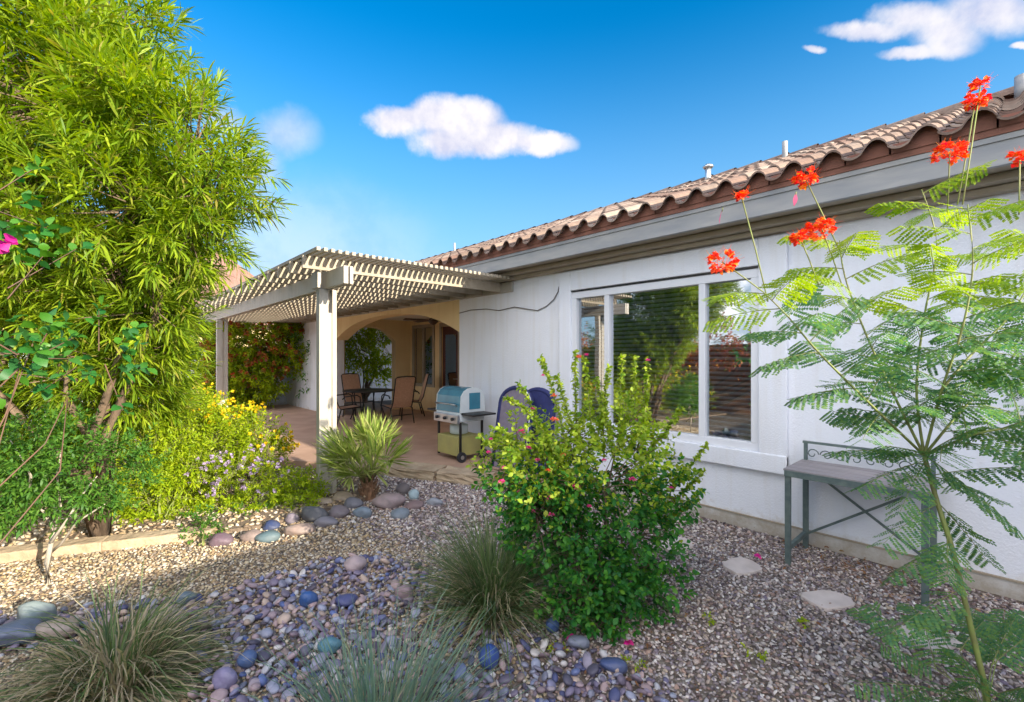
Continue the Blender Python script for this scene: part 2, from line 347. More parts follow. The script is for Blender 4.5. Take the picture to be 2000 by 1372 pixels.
# ------------------------------------------------------------------ stones
def ico(sub):
    import bmesh
    bm = bmesh.new(); bmesh.ops.create_icosphere(bm, subdivisions=sub, radius=1)
    V = np.array([v.co[:] for v in bm.verts]); F = np.array([[v.index for v in f.verts] for f in bm.faces]); bm.free(); return V, F
ICO1, ICO2, ICO3 = ico(1), ico(2), ico(3)
def scatter_stones(name, P, S, mat, base=ICO1, flat=.6, jitter=.22, smooth=False):
    V, F = base; n = len(P); k = len(V)
    A = rng.uniform(0, 6.28, n); ca, sa = np.cos(A), np.sin(A)
    sc = np.stack([S*rng.uniform(.75, 1.3, n), S*rng.uniform(.6, 1, n), S*flat*rng.uniform(.7, 1.15, n)], 1)
    X = V[None]*(1+(rng.normal(0, jitter, (n, k, 1)) if not smooth else 0))
    if smooth:
        w = rdir(n); X = X*(1+.16*np.sin(2.2*np.einsum('nj,nkj->nk', w, X)+rng.uniform(0, 6, (n, 1))))[..., None]
    X = X*sc[:, None]
    tl = rng.normal(0, .3, (n, 2)); X[..., 2] += X[..., 0]*tl[:, :1]+X[..., 1]*tl[:, 1:]
    x = X[..., 0]*ca[:, None]-X[..., 1]*sa[:, None]; y = X[..., 0]*sa[:, None]+X[..., 1]*ca[:, None]
    X = np.stack([x, y, X[..., 2]], -1)+P[:, None]
    Fc = (F[None]+np.arange(n)[:, None, None]*k).reshape(-1, 3)
    return np_mesh(name, X.reshape(-1, 3), [Fc], mat, None, smooth)
def rock(name, label, p, wx, wy, hz, colr, group=None, rz=0, ang=False, cat='rock', rough=.6):
    V, F = ICO3; V = V.copy(); sd = rng.uniform(0, 6, 6)
    f = 1+.10*np.sin(2.1*V[:, 0]+sd[0])+.09*np.sin(2.7*V[:, 1]+1.3*V[:, 2]+sd[1])+.06*np.sin(4.4*V[:, 2]+3*V[:, 0]+sd[2])
    if ang: 
        for _ in range(7):
            d = rdir(1)[0]; lim = rng.uniform(.62, .85); s = V@d; V = V-np.outer(np.maximum(s-lim, 0), d)
    V = V*f[:, None]*np.array([wx/2, wy/2, hz/2]); V[:, 2] = V[:, 2]+hz*.36
    m = bpy.data.materials.get('rock_%d_%d_%d' % tuple(int(c*100) for c in colr)) or \
        surf('rock_%d_%d_%d' % tuple(int(c*100) for c in colr), colr, tuple(c*.6+.05 for c in colr), 14, rough, .5, 45, .01)
    o = np_mesh(name, V, [F], m, None, not ang)
    o.location = p; o.rotation_euler = (0, 0, rz); return tag(o, label, cat, group)
# ================================================================== GROUND
XW = 4.62
mb = MB(); mb.face([(-250, -250, 0), (250, -250, 0), (250, 250, 0), (-250, 250, 0)])
tag(mb.build('ground', M['ground']), kind='structure')
def poly_in(P, poly):
    x, y = P[:, 0], P[:, 1]; ins = np.zeros(len(P), bool); n = len(poly)
    for i in range(n):
        x0, y0 = poly[i]; x1, y1 = poly[(i+1) % n]
        c = ((y0 > y) != (y1 > y)) & (x < (x1-x0)*(y-y0)/(y1-y0+1e-12)+x0); ins ^= c
    return ins
creek_px = [(560, 1120), (640, 1092), (760, 1092), (850, 1120), (870, 1215), (1000, 1250), (1110, 1255), (1250, 1310), (1330, 1372), (1400, 1500),
            (300, 1500), (380, 1372), (360, 1270), (190, 1235), (-60, 1290), (-80, 1220), (180, 1185), (400, 1170)]
creek = [tuple(G(*p))[:2] for p in creek_px]
# patio slab outline (z .1) and bed outline
patio_px = [(560, 835), (640, 872), (745, 905), (850, 925), (950, 962), (1000, 990)]
patio_edge = [(.9, 9.6), (1.5, 8.3), (2.3, 7.0), (3.0, 6.15), (3.42, 5.35), (3.72, 4.65), (4.05, 4.15), (4.62, 3.85)]
patio_poly = patio_edge+[(4.62, 6.37), (6.9, 6.37), (6.9, 12.0), (6.9, 15.6), (-1.0, 15.6), (-1.0, 10.6)]
bed_line = [G(-150, 1100), G(0, 1092), G(210, 1068), G(420, 1045), G(500, 1035), G(600, 1010), G(700, 985), G(745, 962)]
bed_poly = [tuple(p)[:2] for p in bed_line]+[(2.75, 5.9), (2.15, 7.0), (1.35, 8.25), (.75, 9.55), (-1.1, 10.5), (-3.8, 10.5), (-3.8, 5.4)]
mb = MB(); z = .1
mb.f.append(tuple(range(len(patio_poly)))); mb.v += [(x, y, z) for x, y in patio_poly]; mb.m.append(0)
for i in range(len(patio_poly)):
    a, b_ = patio_poly[i], patio_poly[(i+1) % len(patio_poly)]
    mb.face([(*a, -.05), (*b_, -.05), (*b_, z), (*a, z)])
tag(mb.build('patio', M['deck']), kind='structure')
mb = MB(); mb.v += [(x, y, .035) for x, y in bed_poly]; mb.f.append(tuple(range(len(bed_poly)))); mb.m.append(0)
for i in range(len(bed_poly)):
    a, b_ = bed_poly[i], bed_poly[(i+1) % len(bed_poly)]
    mb.face([(*a, -.05), (*b_, -.05), (*b_, .035), (*a, .035)])
tag(mb.build('planting_bed', M['soil']), kind='structure')
# gravel
def grid_pts(x0, x1, y0, y1, sp):
    nx, ny = int((x1-x0)/sp), int((y1-y0)/sp)
    X, Y = np.meshgrid(x0+np.arange(nx)*sp, y0+np.arange(ny)*sp)
    P = np.stack([X.ravel(), Y.ravel(), np.zeros(nx*ny)], 1); P[:, :2] += rng.uniform(-sp*.6, sp*.6, (len(P), 2)); return P
def camtp(P):
    t = P[:, 0]*SF+P[:, 1]*CF; r = P[:, 0]*CF-P[:, 1]*SF; return t, r/np.maximum(t, .01)
def vis(P, m=.1):
    t, r = camtp(P); return (t > 1.6) & (np.abs(r) < 1.116+m+.25/np.maximum(t, .5))
def keep_out(P):
    return ~poly_in(P, patio_poly) & ~poly_in(P, bed_poly) & (P[:, 0] < XW-.03)
P1 = grid_pts(-3, 4.6, -1.5, 6.3, .0195); t1, _ = camtp(P1); P1 = P1[(t1 < 4.0)]
P2 = grid_pts(-3.5, 4.6, -1.5, 8, .027); t2, _ = camtp(P2); P2 = P2[(t2 >= 4.0) & (t2 < 9)]
P = np.concatenate([P1, P2]); P = P[vis(P) & keep_out(P)]; P = P[~poly_in(P, creek) | (rng.uniform(0, 1, len(P)) < .65)]
P[:, 2] = rng.uniform(-.004, .008, len(P))
t_, _ = camtp(P); S = np.where(t_ < 4.0, .0108, .0145)*rng.uniform(.6, 1.5, len(P))
pr = np.clip((P[:, 0]-1.2)/1.6, 0, 1)+np.clip((3.2-P[:, 1])/6, 0, .4)+rng.normal(0, .12, len(P)); g = pr > .5
tag(scatter_stones('gravel', P[~g], S[~g], M['gravel_tan']), kind='stuff')
tag(scatter_stones('gravel', P[g], S[g], M['gravel_grey']), kind='stuff')
# bed stones (pale chips between plants)
Pb = grid_pts(-3.5, 3.0, 4.6, 10, .045); Pb = Pb[vis(Pb) & poly_in(Pb, bed_poly)]; Pb = Pb[rng.uniform(0, 1, len(Pb)) < .7]; Pb[:, 2] = .04
tag(scatter_stones('bed_gravel', Pb, .02*rng.uniform(.6, 1.4, len(Pb)), M['gravel_tan']), kind='stuff')
# pebbles: two layers of rounded river stones
Pc = grid_pts(-3, 4.5, -1.5, 5, .042); Pc = Pc[vis(Pc) & poly_in(Pc+rng.normal(0, .05, Pc.shape)*[1, 1, 0], creek)]
Pd = grid_pts(-3, 4.5, -1.5, 5, .065); Pd = Pd[vis(Pd) & poly_in(Pd+rng.normal(0, .04, Pd.shape)*[1, 1, 0], creek)]; Pd = Pd[rng.uniform(0, 1, len(Pd)) < .75]
Pc[:, 2] = .008; Pd[:, 2] = .03
tag(scatter_stones('river_pebbles', np.concatenate([Pc, Pd]), np.concatenate([.018*rng.uniform(.5, 1.5, len(Pc)), .0225*rng.uniform(.6, 1.6, len(Pd))]),
    M['pebble'], ICO2, .62, 0, True), kind='stuff')
# fallen leaves beneath the bench and lantana
Pl = np.concatenate([np.array([4.25, .75, .02])+rng.normal(0, 1, (260, 3))*[.28, .4, .006], np.array([3.1, 2.2, .02])+rng.normal(0, 1, (160, 3))*[.5, .4, .005],
                     np.array([2.2, 1.5, .03])+rng.normal(0, 1, (90, 3))*[.4, .3, .008]]); Pl = np.concatenate([Pl, np.stack([rng.uniform(1.2, 4.55, 420), rng.uniform(.2, 4.6, 420), rng.uniform(0, .01, 420)], 1)]); Pl = Pl[Pl[:, 0] < 4.6]; Pl[:, 2] = np.abs(Pl[:, 2])+.012
D = rdir(len(Pl)); D[:, 2] *= .25
tag(leaves('leaf_litter', M['litter'], Pl, D, rng.uniform(.018, .042, len(Pl)), rng.uniform(.006, .016, len(Pl))), kind='stuff')
# patio border of rough stone blocks (the sunlit ledge)
for i, (a, b_, w, lab) in enumerate([((2.62, 6.75), (3.12, 5.95), .34, 'pale rough stone edging block of the patio behind the small palm'),
                                  ((3.13, 5.92), (3.48, 5.2), .36, 'pale rough stone edging block of the patio in front of the grill'),
                                  ((3.49, 5.16), (3.82, 4.5), .32, 'pale rough stone edging block of the patio beside the pink flowered bush')]):
    a = Vector((*a, 0)); b_ = Vector((*b_, 0)); L = (b_-a).length; mid = (a+b_)/2
    import bmesh
    bm = bmesh.new(); bmesh.ops.create_cube(bm, size=1); bmesh.ops.subdivide_edges(bm, edges=bm.edges[:], cuts=5, use_grid_fill=True)
    for v_ in bm.verts:
        v_.co = Vector((v_.co.x*w, v_.co.y*L, v_.co.z*.16))
        v_.co += Vector((random.uniform(-1, 1)*.012, random.uniform(-1, 1)*.012, random.uniform(-1, 1)*.008))
    me = bpy.data.meshes.new('edging_block'); bm.to_mesh(me); bm.free()
    o = link('edging_block', me, M['curb']); o.location = mid+Vector((-.02, 0, .055)); o.rotation_euler = (0, 0, math.atan2(b_.y-a.y, b_.x-a.x)-math.pi/2)
    tag(o, lab, 'edging stone', 'patio edging blocks')
# concrete curb of the planting bed at left
mb = MB(); pts = bed_line[:4]; w = .16
for a, b_ in zip(pts[:-1], pts[1:]):
    a = Vector((a.x, a.y, 0)); b_ = Vector((b_.x, b_.y, 0)); n_ = (b_-a).normalized().cross(Vector((0, 0, 1)))*w
    mb.hexa([a+n_*-.3+Vector((0, 0, -.03)), b_-n_*.3+Vector((0, 0, -.03)), b_+n_*.7+Vector((0, 0, -.03)), a+n_*.7+Vector((0, 0, -.03)),
             a-n_*.3+Vector((0, 0, .085)), b_-n_*.3+Vector((0, 0, .085)), b_+n_*.7+Vector((0, 0, .08)), a+n_*.7+Vector((0, 0, .08))])
o = mb.build('bed_curb', M['curb'], bevel=.012); tag(o, 'low pale concrete curb along the edge of the left planting bed', 'curb')
# ================================================================== HOUSE
house = empty('house', (XW, 4, 0), 'single storey stucco house with brown tile roof and arched patio', 'house')
def HB(mb, name, mat, parent=None, **k):
    """build in world coordinates then parent to the house keeping place"""
    o = mb.build(name, mat, parent or house, **k)
    root = parent or house
    off = Vector((XW, 4, 0))
    if root == house: o.location = -off
    return o
ZT = 2.76
def arch_z(y, y0, y1, zs, zc):
    u = (y-(y0+y1)/2)/((y1-y0)/2); return zs+(zc-zs)*math.sqrt(max(0, 1-u*u*.96))*1.0
mb = MB(); T = .22
WY0, WY1, WZ0, WZ1 = 1.62, 3.85, .77, 2.44
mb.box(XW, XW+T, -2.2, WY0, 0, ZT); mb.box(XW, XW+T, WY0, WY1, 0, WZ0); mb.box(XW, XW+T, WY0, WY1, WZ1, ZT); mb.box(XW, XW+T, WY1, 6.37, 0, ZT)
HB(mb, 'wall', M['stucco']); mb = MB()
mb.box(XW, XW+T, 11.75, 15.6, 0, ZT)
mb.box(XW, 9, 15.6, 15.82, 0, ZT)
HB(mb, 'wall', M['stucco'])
# arched front of the covered patio: segmental arch
AY0, AY1 = 6.37, 11.75
mb = MB(); K = 28
for k in range(K):
    ya, yb = AY0+(AY1-AY0)*k/K, AY0+(AY1-AY0)*(k+1)/K
    za, zb = [2.05+.46*(1-abs((q-(AY0+AY1)/2)/((AY1-AY0)/2))**2.6) for q in (ya, yb)]
    mb.hexa([(XW, ya, za), (XW+T+.1, ya, za), (XW+T+.1, yb, zb), (XW, yb, zb), (XW, ya, ZT), (XW+T+.1, ya, ZT), (XW+T+.1, yb, ZT), (XW, yb, ZT)])
HB(mb, 'arch', M['stucco_warm'])
# recess walls
RX = 6.9; mb = MB()
mb.box(XW+T, RX, 6.15, 6.37, 0, ZT)                              # near return wall
DY0, DY1, VY0, VY1 = 9.55, 10.3, 10.72, 11.72
mb.box(RX, RX+.15, 6.37, DY0, .1, ZT); mb.box(RX, RX+.15, DY0, DY1, 2.42, ZT); mb.box(RX, RX+.15, DY1, VY0, .1, ZT)
mb.box(RX, RX+.15, VY0, VY1, .1, .84); mb.box(RX, RX+.15, VY0, VY1, 2.45, ZT); mb.box(RX, RX+.15, VY1, 12.2, .1, ZT)
# far side wall with a second arch
SX0, SX1 = 4.95, 6.42
mb.box(XW+T+.1, SX0, 11.95, 12.17, 0, ZT); mb.box(SX1, RX, 11.95, 12.17, 0, ZT)
for k in range(16):
    xa, xb = SX0+(SX1-SX0)*k/16, SX0+(SX1-SX0)*(k+1)/16
    za, zb = [2.05+.38*(1-abs((q-(SX0+SX1)/2)/((SX1-SX0)/2))**2.4) for q in (xa, xb)]
    mb.hexa([(xa, 11.95, za), (xb, 11.95, zb), (xb, 12.17, zb), (xa, 12.17, za), (xa, 11.95, ZT), (xb, 11.95, ZT), (xb, 12.17, ZT), (xa, 12.17, ZT)])
HB(mb, 'patio_wall', M['stucco_warm'])
mb = MB(); mb.box(XW+T+.1, RX, 6.37, 11.95, 2.66, 2.74); HB(mb, 'patio_ceiling', surf('ceiling_paint', (.82, .76, .64), (.78, .72, .6), 3, .8, .1, 60, .003))
# base ledge
mb = MB(); mb.box(XW-.012, XW-.001, -2.2, 6.3, -.02, .115); HB(mb, 'foundation_strip', M['stucco_base'])
mb = MB(); mb.box(XW-.02, XW-.001, -2.2, 6.3, .117, .13); HB(mb, 'weep_screed', M['tan_trim'])
# cornice, fascia
mb = MB(); mb.box(XW-.10, XW+T, -2.2, 15.6, ZT, ZT+.045); mb.box(XW-.2, XW+T, -2.2, 15.6, ZT+.047, ZT+.10); HB(mb, 'cornice', M['tan_trim'], bevel=.008)
EX = XW-.42
mb = MB(); mb.box(EX+.045, XW+T, -2.2, 15.6, ZT+.102, ZT+.12); HB(mb, 'soffit', M['tan_trim'])
mb = MB(); mb.box(EX, EX+.043, -2.2, 15.7, ZT+.085, ZT+.27); mb.box(EX-.012, EX-.001, -2.2, 15.7, ZT+.235, ZT+.27); HB(mb, 'fascia', M['fascia'])
# roof: barrel tiles, every tile an island
PX, PZ = .4095, 1; x_e, z_e = EX-.08, ZT+.345; XR = 7.7; slope = .411; zr = z_e+(XR-x_e)*slope
fill = []
def tile_field(mb, X0, Z0, sl, X1, Y0, Y1, sgn=1, pitch=.262, course=.40):
    L = math.hypot(1, sl); nc = int(math.ceil((X1-X0)*sgn*L/course)); ny = int((Y1-Y0)/pitch)
    prof = []
    for j in range(13):
        u = j/12
        prof.append((u*pitch*1.04, .072*max(0, math.sin(min(u/.54, 1)*math.pi))**.75-(.03*math.sin((u-.54)/.46*math.pi)**.7 if u > .54 else 0)))
    for i in range(nc):
        for j in range(ny):
            dx = course/L; fill.append((Y0+j*pitch, i)) if i == 0 else None; xa = X0+sgn*i*dx-sgn*.03; xb = min(X0+sgn*(i+1)*dx+sgn*.01, X1) if sgn > 0 else max(X0+sgn*(i+1)*dx-.01, X1)
            za = Z0+abs(xa-X0)*sl*(1 if (xa-X0)*sgn > 0 else -1)+.03; zb = Z0+abs(xb-X0)*sl+.008
            y = Y0+j*pitch+random.uniform(-.003, .003); dz = random.uniform(-.003, .003); b = len(mb.v)
            for (xx, zz, th) in ((xa, za, 0), (xb, zb, 0), (xa, za, .016)):
                for (u, h) in prof: mb.v.append((xx, y+u, zz+h-th+dz))
            for q in range(12):
                mb.f.append((b+q, b+q+1, b+13+q+1, b+13+q)); mb.m.append(0)
                mb.f.append((b+26+q, b+26+q+1, b+q+1, b+q)); mb.m.append(0)
mb = MB(); tile_field(mb, x_e, z_e, slope, XR, -2.3, 15.9)
roof = HB(mb, 'roof', M['tile'], smooth=False)
mb = MB()     # underfill and deck under the tiles
for yj, _ in fill:
    for q in range(12):
        u0, u1 = q/12, (q+1)/12
        h0, h1 = [.072*max(0, math.sin(min(u/.54, 1)*math.pi))**.75 for u in (u0, u1)]
        mb.face([(EX-.03, yj+u0*.272, z_e-.03), (EX-.03, yj+u1*.272, z_e-.03), (EX-.03, yj+u1*.272, z_e+.035+h1), (EX-.03, yj+u0*.272, z_e+.035+h0)])
mb.hexa([(EX-.02, -2.2, ZT+.272), (XR, -2.2, ZT+.272), (XR, 15.8, ZT+.272), (EX-.02, 15.8, ZT+.272),
         (EX-.02, -2.2, z_e-.005), (XR, -2.2, zr-.05), (XR, 15.8, zr-.05), (EX-.02, 15.8, z_e-.005)])
o = mb.build('underfill', M['mortar'], roof)
mb = MB()     # far slope
mb.hexa([(XR, -2.2, ZT+.2), (11.2, -2.2, ZT+.2), (11.2, 15.8, ZT+.2), (XR, 15.8, ZT+.2), (XR, -2.2, zr+.04), (11.2, -2.2, z_e), (11.2, 15.8, z_e), (XR, 15.8, zr+.04)])
mb.build('back_slope', M['mortar'], roof)
mb = MB(); y = -2.3
while y < 15.8:
    n_ = 8; b = len(mb.v)
    for e_, r_ in ((y, .115), (y+.42, .10)):
        for j in range(n_+1):
            a = math.pi*j/n_; mb.v.append((XR+math.cos(a)*r_*1.1, e_, zr-.01+math.sin(a)*r_+(.012 if e_ == y else 0)))
    for j in range(n_): mb.f.append((b+j, b+j+1, b+n_+1+j+1, b+n_+1+j)); mb.m.append(0)
    y += .38
mb.build('ridge_cap', M['tile'], roof)
# vent pipes through the roof
for (px, py0, py1, X, r_, cap) in ((1383, 322, 352, 7.0, .045, True), (1533, 277, 318, 7.0, .035, False), (1997, 148, 200, 7.2, .06, False), (888, 475, 505, 7.3, .03, False)):
    p = onX(px, py1, X); q = onX(px, py0, X); zb = z_e+(X-x_e)*slope-.05
    mb = MB(); mb.tube([(X, p.y, zb), (X, p.y, q.z)], r_, 12)
    if cap:
        mb.tube([(X, p.y, q.z-.06), (X, p.y, q.z-.03), (X, p.y, q.z)], [.06, .085, .03], 12)
    mb.build('vent_pipe', M['steel'] if cap else M['fascia'], roof, smooth=True)
# big window
win = MB(); FX = XW+.03
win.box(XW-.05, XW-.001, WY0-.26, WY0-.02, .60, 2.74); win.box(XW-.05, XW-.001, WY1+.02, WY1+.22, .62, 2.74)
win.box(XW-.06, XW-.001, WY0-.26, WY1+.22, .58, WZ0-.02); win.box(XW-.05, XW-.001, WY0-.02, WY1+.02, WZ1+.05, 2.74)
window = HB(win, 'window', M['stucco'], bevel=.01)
mb = MB(); f = .055
mb.box(XW-.02, XW+.07, WY0-.02, WY1+.02, WZ0-.02, WZ0+f); mb.box(XW-.02, XW+.07, WY0-.02, WY1+.02, WZ1-f, WZ1+.03)
mb.box(XW-.02, XW+.07, WY0-.02, WY0+f, WZ0+f, WZ1-f); mb.box(XW-.02, XW+.07, WY1-f, WY1+.02, WZ0+f, WZ1-f)
MU = [2.15, 3.33]
for y in MU: mb.box(XW-.015, XW+.075, y-.035, y+.035, WZ0+f, WZ1-f)
mb.build('frame', M['vinyl'], window, bevel=.005)
mb = MB(); mb.box(XW-.035, XW-.001, WY0-.04, WY1+.04, WZ1+.032, WZ1+.045); mb.build('head_flashing', M['dark_metal'], window)
seg = [(WY0+f, MU[0]-.035), (MU[0]+.035, MU[1]-.035), (MU[1]+.035, WY1-f)]
for i, (a, b_) in enumerate(seg):
    mb = MB(); mb.face([(XW+.035, a, WZ0+f), (XW+.035, b_, WZ0+f), (XW+.035, b_, WZ1-f), (XW+.035, a, WZ1-f)])
    mb.build('pane', M['glass'] if i == 1 else M['glass_s2'] if 'glass_s2' in M else M['glass_screen'], window)
mb = MB(); z = WZ0+.05
while z < WZ1-.03:
    mb.hexa([(XW+.10, WY0+.01, z+.012), (XW+.135, WY0+.01, z-.012), (XW+.135, WY1-.01, z-.012), (XW+.10, WY1-.01, z+.012),
             (XW+.10, WY0+.01, z+.015), (XW+.135, WY0+.01, z-.009), (XW+.135, WY1-.01, z-.009), (XW+.10, WY1-.01, z+.015)]); z += .05
mb.build('blind', M['blind'], window)
mb = MB(); mb.box(XW+.2, XW+.21, WY0-.1, WY1+.1, WZ0-.1, WZ1+.1); mb.build('dark_room', M['interior'], window)
# patio window + door
mb = MB(); mb.box(RX-.03, RX-.001, VY0-.08, VY1+.08, .78, .86); mb.box(RX-.03, RX-.001, VY0-.08, VY1+.08, 2.43, 2.52)
mb.box(RX-.03, RX-.001, VY0-.08, VY0+.02, .86, 2.43); mb.box(RX-.03, RX-.001, VY1-.02, VY1+.08, .86, 2.43); mb.box(RX-.02, RX+.03, 11.2, 11.27, .86, 2.43)
pw = HB(mb, 'window', M['tan_trim'])
mb = MB(); mb.face([(RX+.02, VY0, .84), (RX+.02, VY1, .84), (RX+.02, VY1, 2.45), (RX+.02, VY0, 2.45)]); mb.build('pane', M['glass'], pw)
mb = MB(); mb.box(RX+.06, RX+.07, VY0-.05, VY1+.05, .8, 2.5); mb.build('dark_room', M['interior'], pw)
mb = MB(); mb.box(RX+.03, RX+.08, DY0, DY1, .1, 2.42); dr = HB(mb, 'door', M['door'])
mb = MB(); mb.box(RX+.02, RX+.028, DY0+.14, DY1-.14, .45, 2.2); mb.build('pane', M['glass_screen'], dr)
mb = MB(); mb.tube([(RX+.03, DY0+.09, 1.05), (RX-.03, DY0+.09, 1.05), (RX-.03, DY0+.19, 1.05)], .012, 8); mb.build('handle', M['steel'], dr)
mb = MB(); mb.box(RX-.025, RX-.001, DY0-.09, DY0, .1, 2.42); mb.box(RX-.025, RX-.001, DY1, DY1+.09, .1, 2.42); mb.box(RX-.025, RX-.001, DY0-.09, DY1+.09, 2.421, 2.52)
mb.build('casing', M['tan_trim'], dr)
# rear wing of the house behind the viewpoint (its roof shades the near gravel)
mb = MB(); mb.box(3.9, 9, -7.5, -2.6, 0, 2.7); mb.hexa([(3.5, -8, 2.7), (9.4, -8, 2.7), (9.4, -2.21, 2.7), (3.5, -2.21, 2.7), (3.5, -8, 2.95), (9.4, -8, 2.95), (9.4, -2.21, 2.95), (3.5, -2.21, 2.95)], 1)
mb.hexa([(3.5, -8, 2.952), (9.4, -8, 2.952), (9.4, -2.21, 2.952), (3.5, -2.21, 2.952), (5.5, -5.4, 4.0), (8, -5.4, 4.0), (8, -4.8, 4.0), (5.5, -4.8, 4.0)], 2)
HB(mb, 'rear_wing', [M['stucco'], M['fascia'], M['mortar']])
# ================================================================== wall cable
mb = MB(); pts = [onX(px, py, XW-.012) for px, py in ((897, 612), (920, 606), (950, 604), (975, 607), (1005, 600), (1030, 604), (1050, 607), (1068, 598), (1082, 585), (1090, 570), (1092, 560))]
mb.tube(pts, .007, 6); tag(mb.build('cable', M['cable'], smooth=True), 'thin dark cable sagging across the stucco wall left of the window', 'cable')
# ================================================================== PERGOLA
pg = empty('pergola', (2, 5.2, 0), 'grey white slatted patio pergola attached to the house on two tall posts', 'pergola')
def PB(mb, name, mat=None, bevel=.004):
    o = mb.build(name, mat or M['pergola'], pg, bevel=bevel); o.location = (-2, -5.2, 0); return o
BX = 2.0; BZ0, BZ1 = 2.42, 2.61
for y, w_ in ((5.42, 1), (11.25, 1)):
    mb = MB()
    mb.box(BX-.075, BX+.03, y-.05, y+.05, .0, BZ0-.002); mb.box(BX+.075, BX+.125, y-.05, y+.05, .0, BZ0-.002); mb.box(BX+.031, BX+.074, y-.03, y+.03, .0, 2.15)
    PB(mb, 'post')
mb = MB(); mb.box(BX-.025, BX+.025, 4.80, 15.3, BZ0, BZ1); mb.box(BX+.045, BX+.08, 4.80, 15.3, BZ0, BZ1); mb.box(BX-.12, BX-.08, 5.3, 5.5, BZ0-.0, BZ1-.002); PB(mb, 'beam')
mb = MB(); mb.box(XW-.045, XW-.003, 5.0, 15.3, 2.60, 2.745); PB(mb, 'ledger')
y = 5.24; RAF = []
while y < 15.2:
    mb = MB(); mb.hexa([(1.72, y, 2.66), (XW-.048, y, 2.613), (XW-.048, y+.04, 2.613), (1.72, y+.04, 2.66), (1.72, y, 2.75), (XW-.048, y, 2.75), (XW-.048, y+.04, 2.75), (1.72, y+.04, 2.75)])
    mb = MB(); mb.box(1.70, XW-.048, y, y+.04, 2.612, 2.75); PB(mb, 'rafter', M['slat'], bevel=0); RAF.append(y); y += .45
x = 1.73
while x < XW-.13:
    mb = MB(); mb.box(x, x+.038, 4.90, 15.3, 2.752, 2.79); PB(mb, 'slat', M['slat'], bevel=0); x += .0765
mb = MB(); mb.box(1.66, 1.698, 4.86, 15.3, 2.70, 2.80)
# ================================================================== garden / perimeter walls, neighbour
def block_wall(name, label, a, b_, h, th=.2, mat=None):
    a = Vector(a); b_ = Vector(b_); mid = (a+b_)/2; L = (b_-a).length
    root = empty(name, (mid.x, mid.y, 0), label, 'wall', rz=math.atan2(b_.y-a.y, b_.x-a.x))
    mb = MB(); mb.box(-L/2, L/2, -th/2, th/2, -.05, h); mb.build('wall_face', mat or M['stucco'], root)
    mb = MB(); mb.box(-L/2-.02, L/2+.02, -th/2-.03, th/2+.03, h+.001, h+.07); mb.build('coping', M['tan_trim'], root, bevel=.01)
    return root
M['wallred'] = surf('adobe_wall', (.42, .24, .15), (.34, .18, .11), 3, .9, .4, 30, .01)
block_wall('garden_wall', 'pale stucco garden wall at the far end of the patio', (-4.1, 16.2), (9, 16.2), 1.85)
block_wall('garden_wall', 'reddish brown garden wall behind the large oleander', (-4.2, -5), (-4.2, 16), 1.9, mat=M['wallred'])
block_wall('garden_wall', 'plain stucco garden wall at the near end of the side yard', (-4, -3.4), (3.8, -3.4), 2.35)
nb = empty('neighbour_house', (1.0, 24, 0), 'neighbouring house with a low reddish tile roof seen over the pergola', 'house')
mb = MB(); mb.box(-6, 6, -3, 3, 0, 2.9); mb.build('wall', M['stucco_warm'], nb)
mb = MB(); ez, rz_ = 2.9, 6.35
mb.hexa([(-6.5, -3.6, ez), (6.5, -3.6, ez), (6.5, 3.6, ez), (-6.5, 3.6, ez), (-3, -.05, rz_), (3.2, -.05, rz_), (3.2, .05, rz_), (-3, .05, rz_)])
M['farroof'] = surf('far_tiles', (.34, .19, .14), (.24, .13, .1), 2, .9, .8, 3, .1, stretch=(7, 1, 1))
mb.build('roof', M['farroof'], nb)
# ================================================================== ceiling fan
fn = empty('ceiling_fan', (5.6, 8.7, 2.60), 'dark brown ceiling fan hanging under the arched patio ceiling', 'fan')
mb = MB(); mb.tube([(0, 0, .06), (0, 0, -.02), (0, 0, -.05)], [.07, .07, .03], 14); mb.tube([(0, 0, -.05), (0, 0, -.12)], .014, 8); mb.build('rod', M['fan'], fn, True)
mb = MB(); mb.tube([(0, 0, -.11), (0, 0, -.13), (0, 0, -.2), (0, 0, -.24), (0, 0, -.27)], [.04, .1, .11, .07, .02], 16); mb.build('motor', M['fan'], fn, True)
for k in range(5):
    a = k*2*math.pi/5+.4; d = Vector((math.cos(a), math.sin(a), 0)); s_ = Vector((-d.y, d.x, .18)).normalized()
    mb = MB(); A_, B_ = d*.13+Vector((0, 0, -.17)), d*.66+Vector((0, 0, -.17))
    mb.hexa([A_-s_*.045, A_+s_*.045, B_+s_*.07, B_-s_*.07, A_-s_*.045+Vector((0, 0, .01)), A_+s_*.045+Vector((0, 0, .01)), B_+s_*.07+Vector((0, 0, .01)), B_-s_*.07+Vector((0, 0, .01))])
    mb.build('blade', M['fan'], fn)
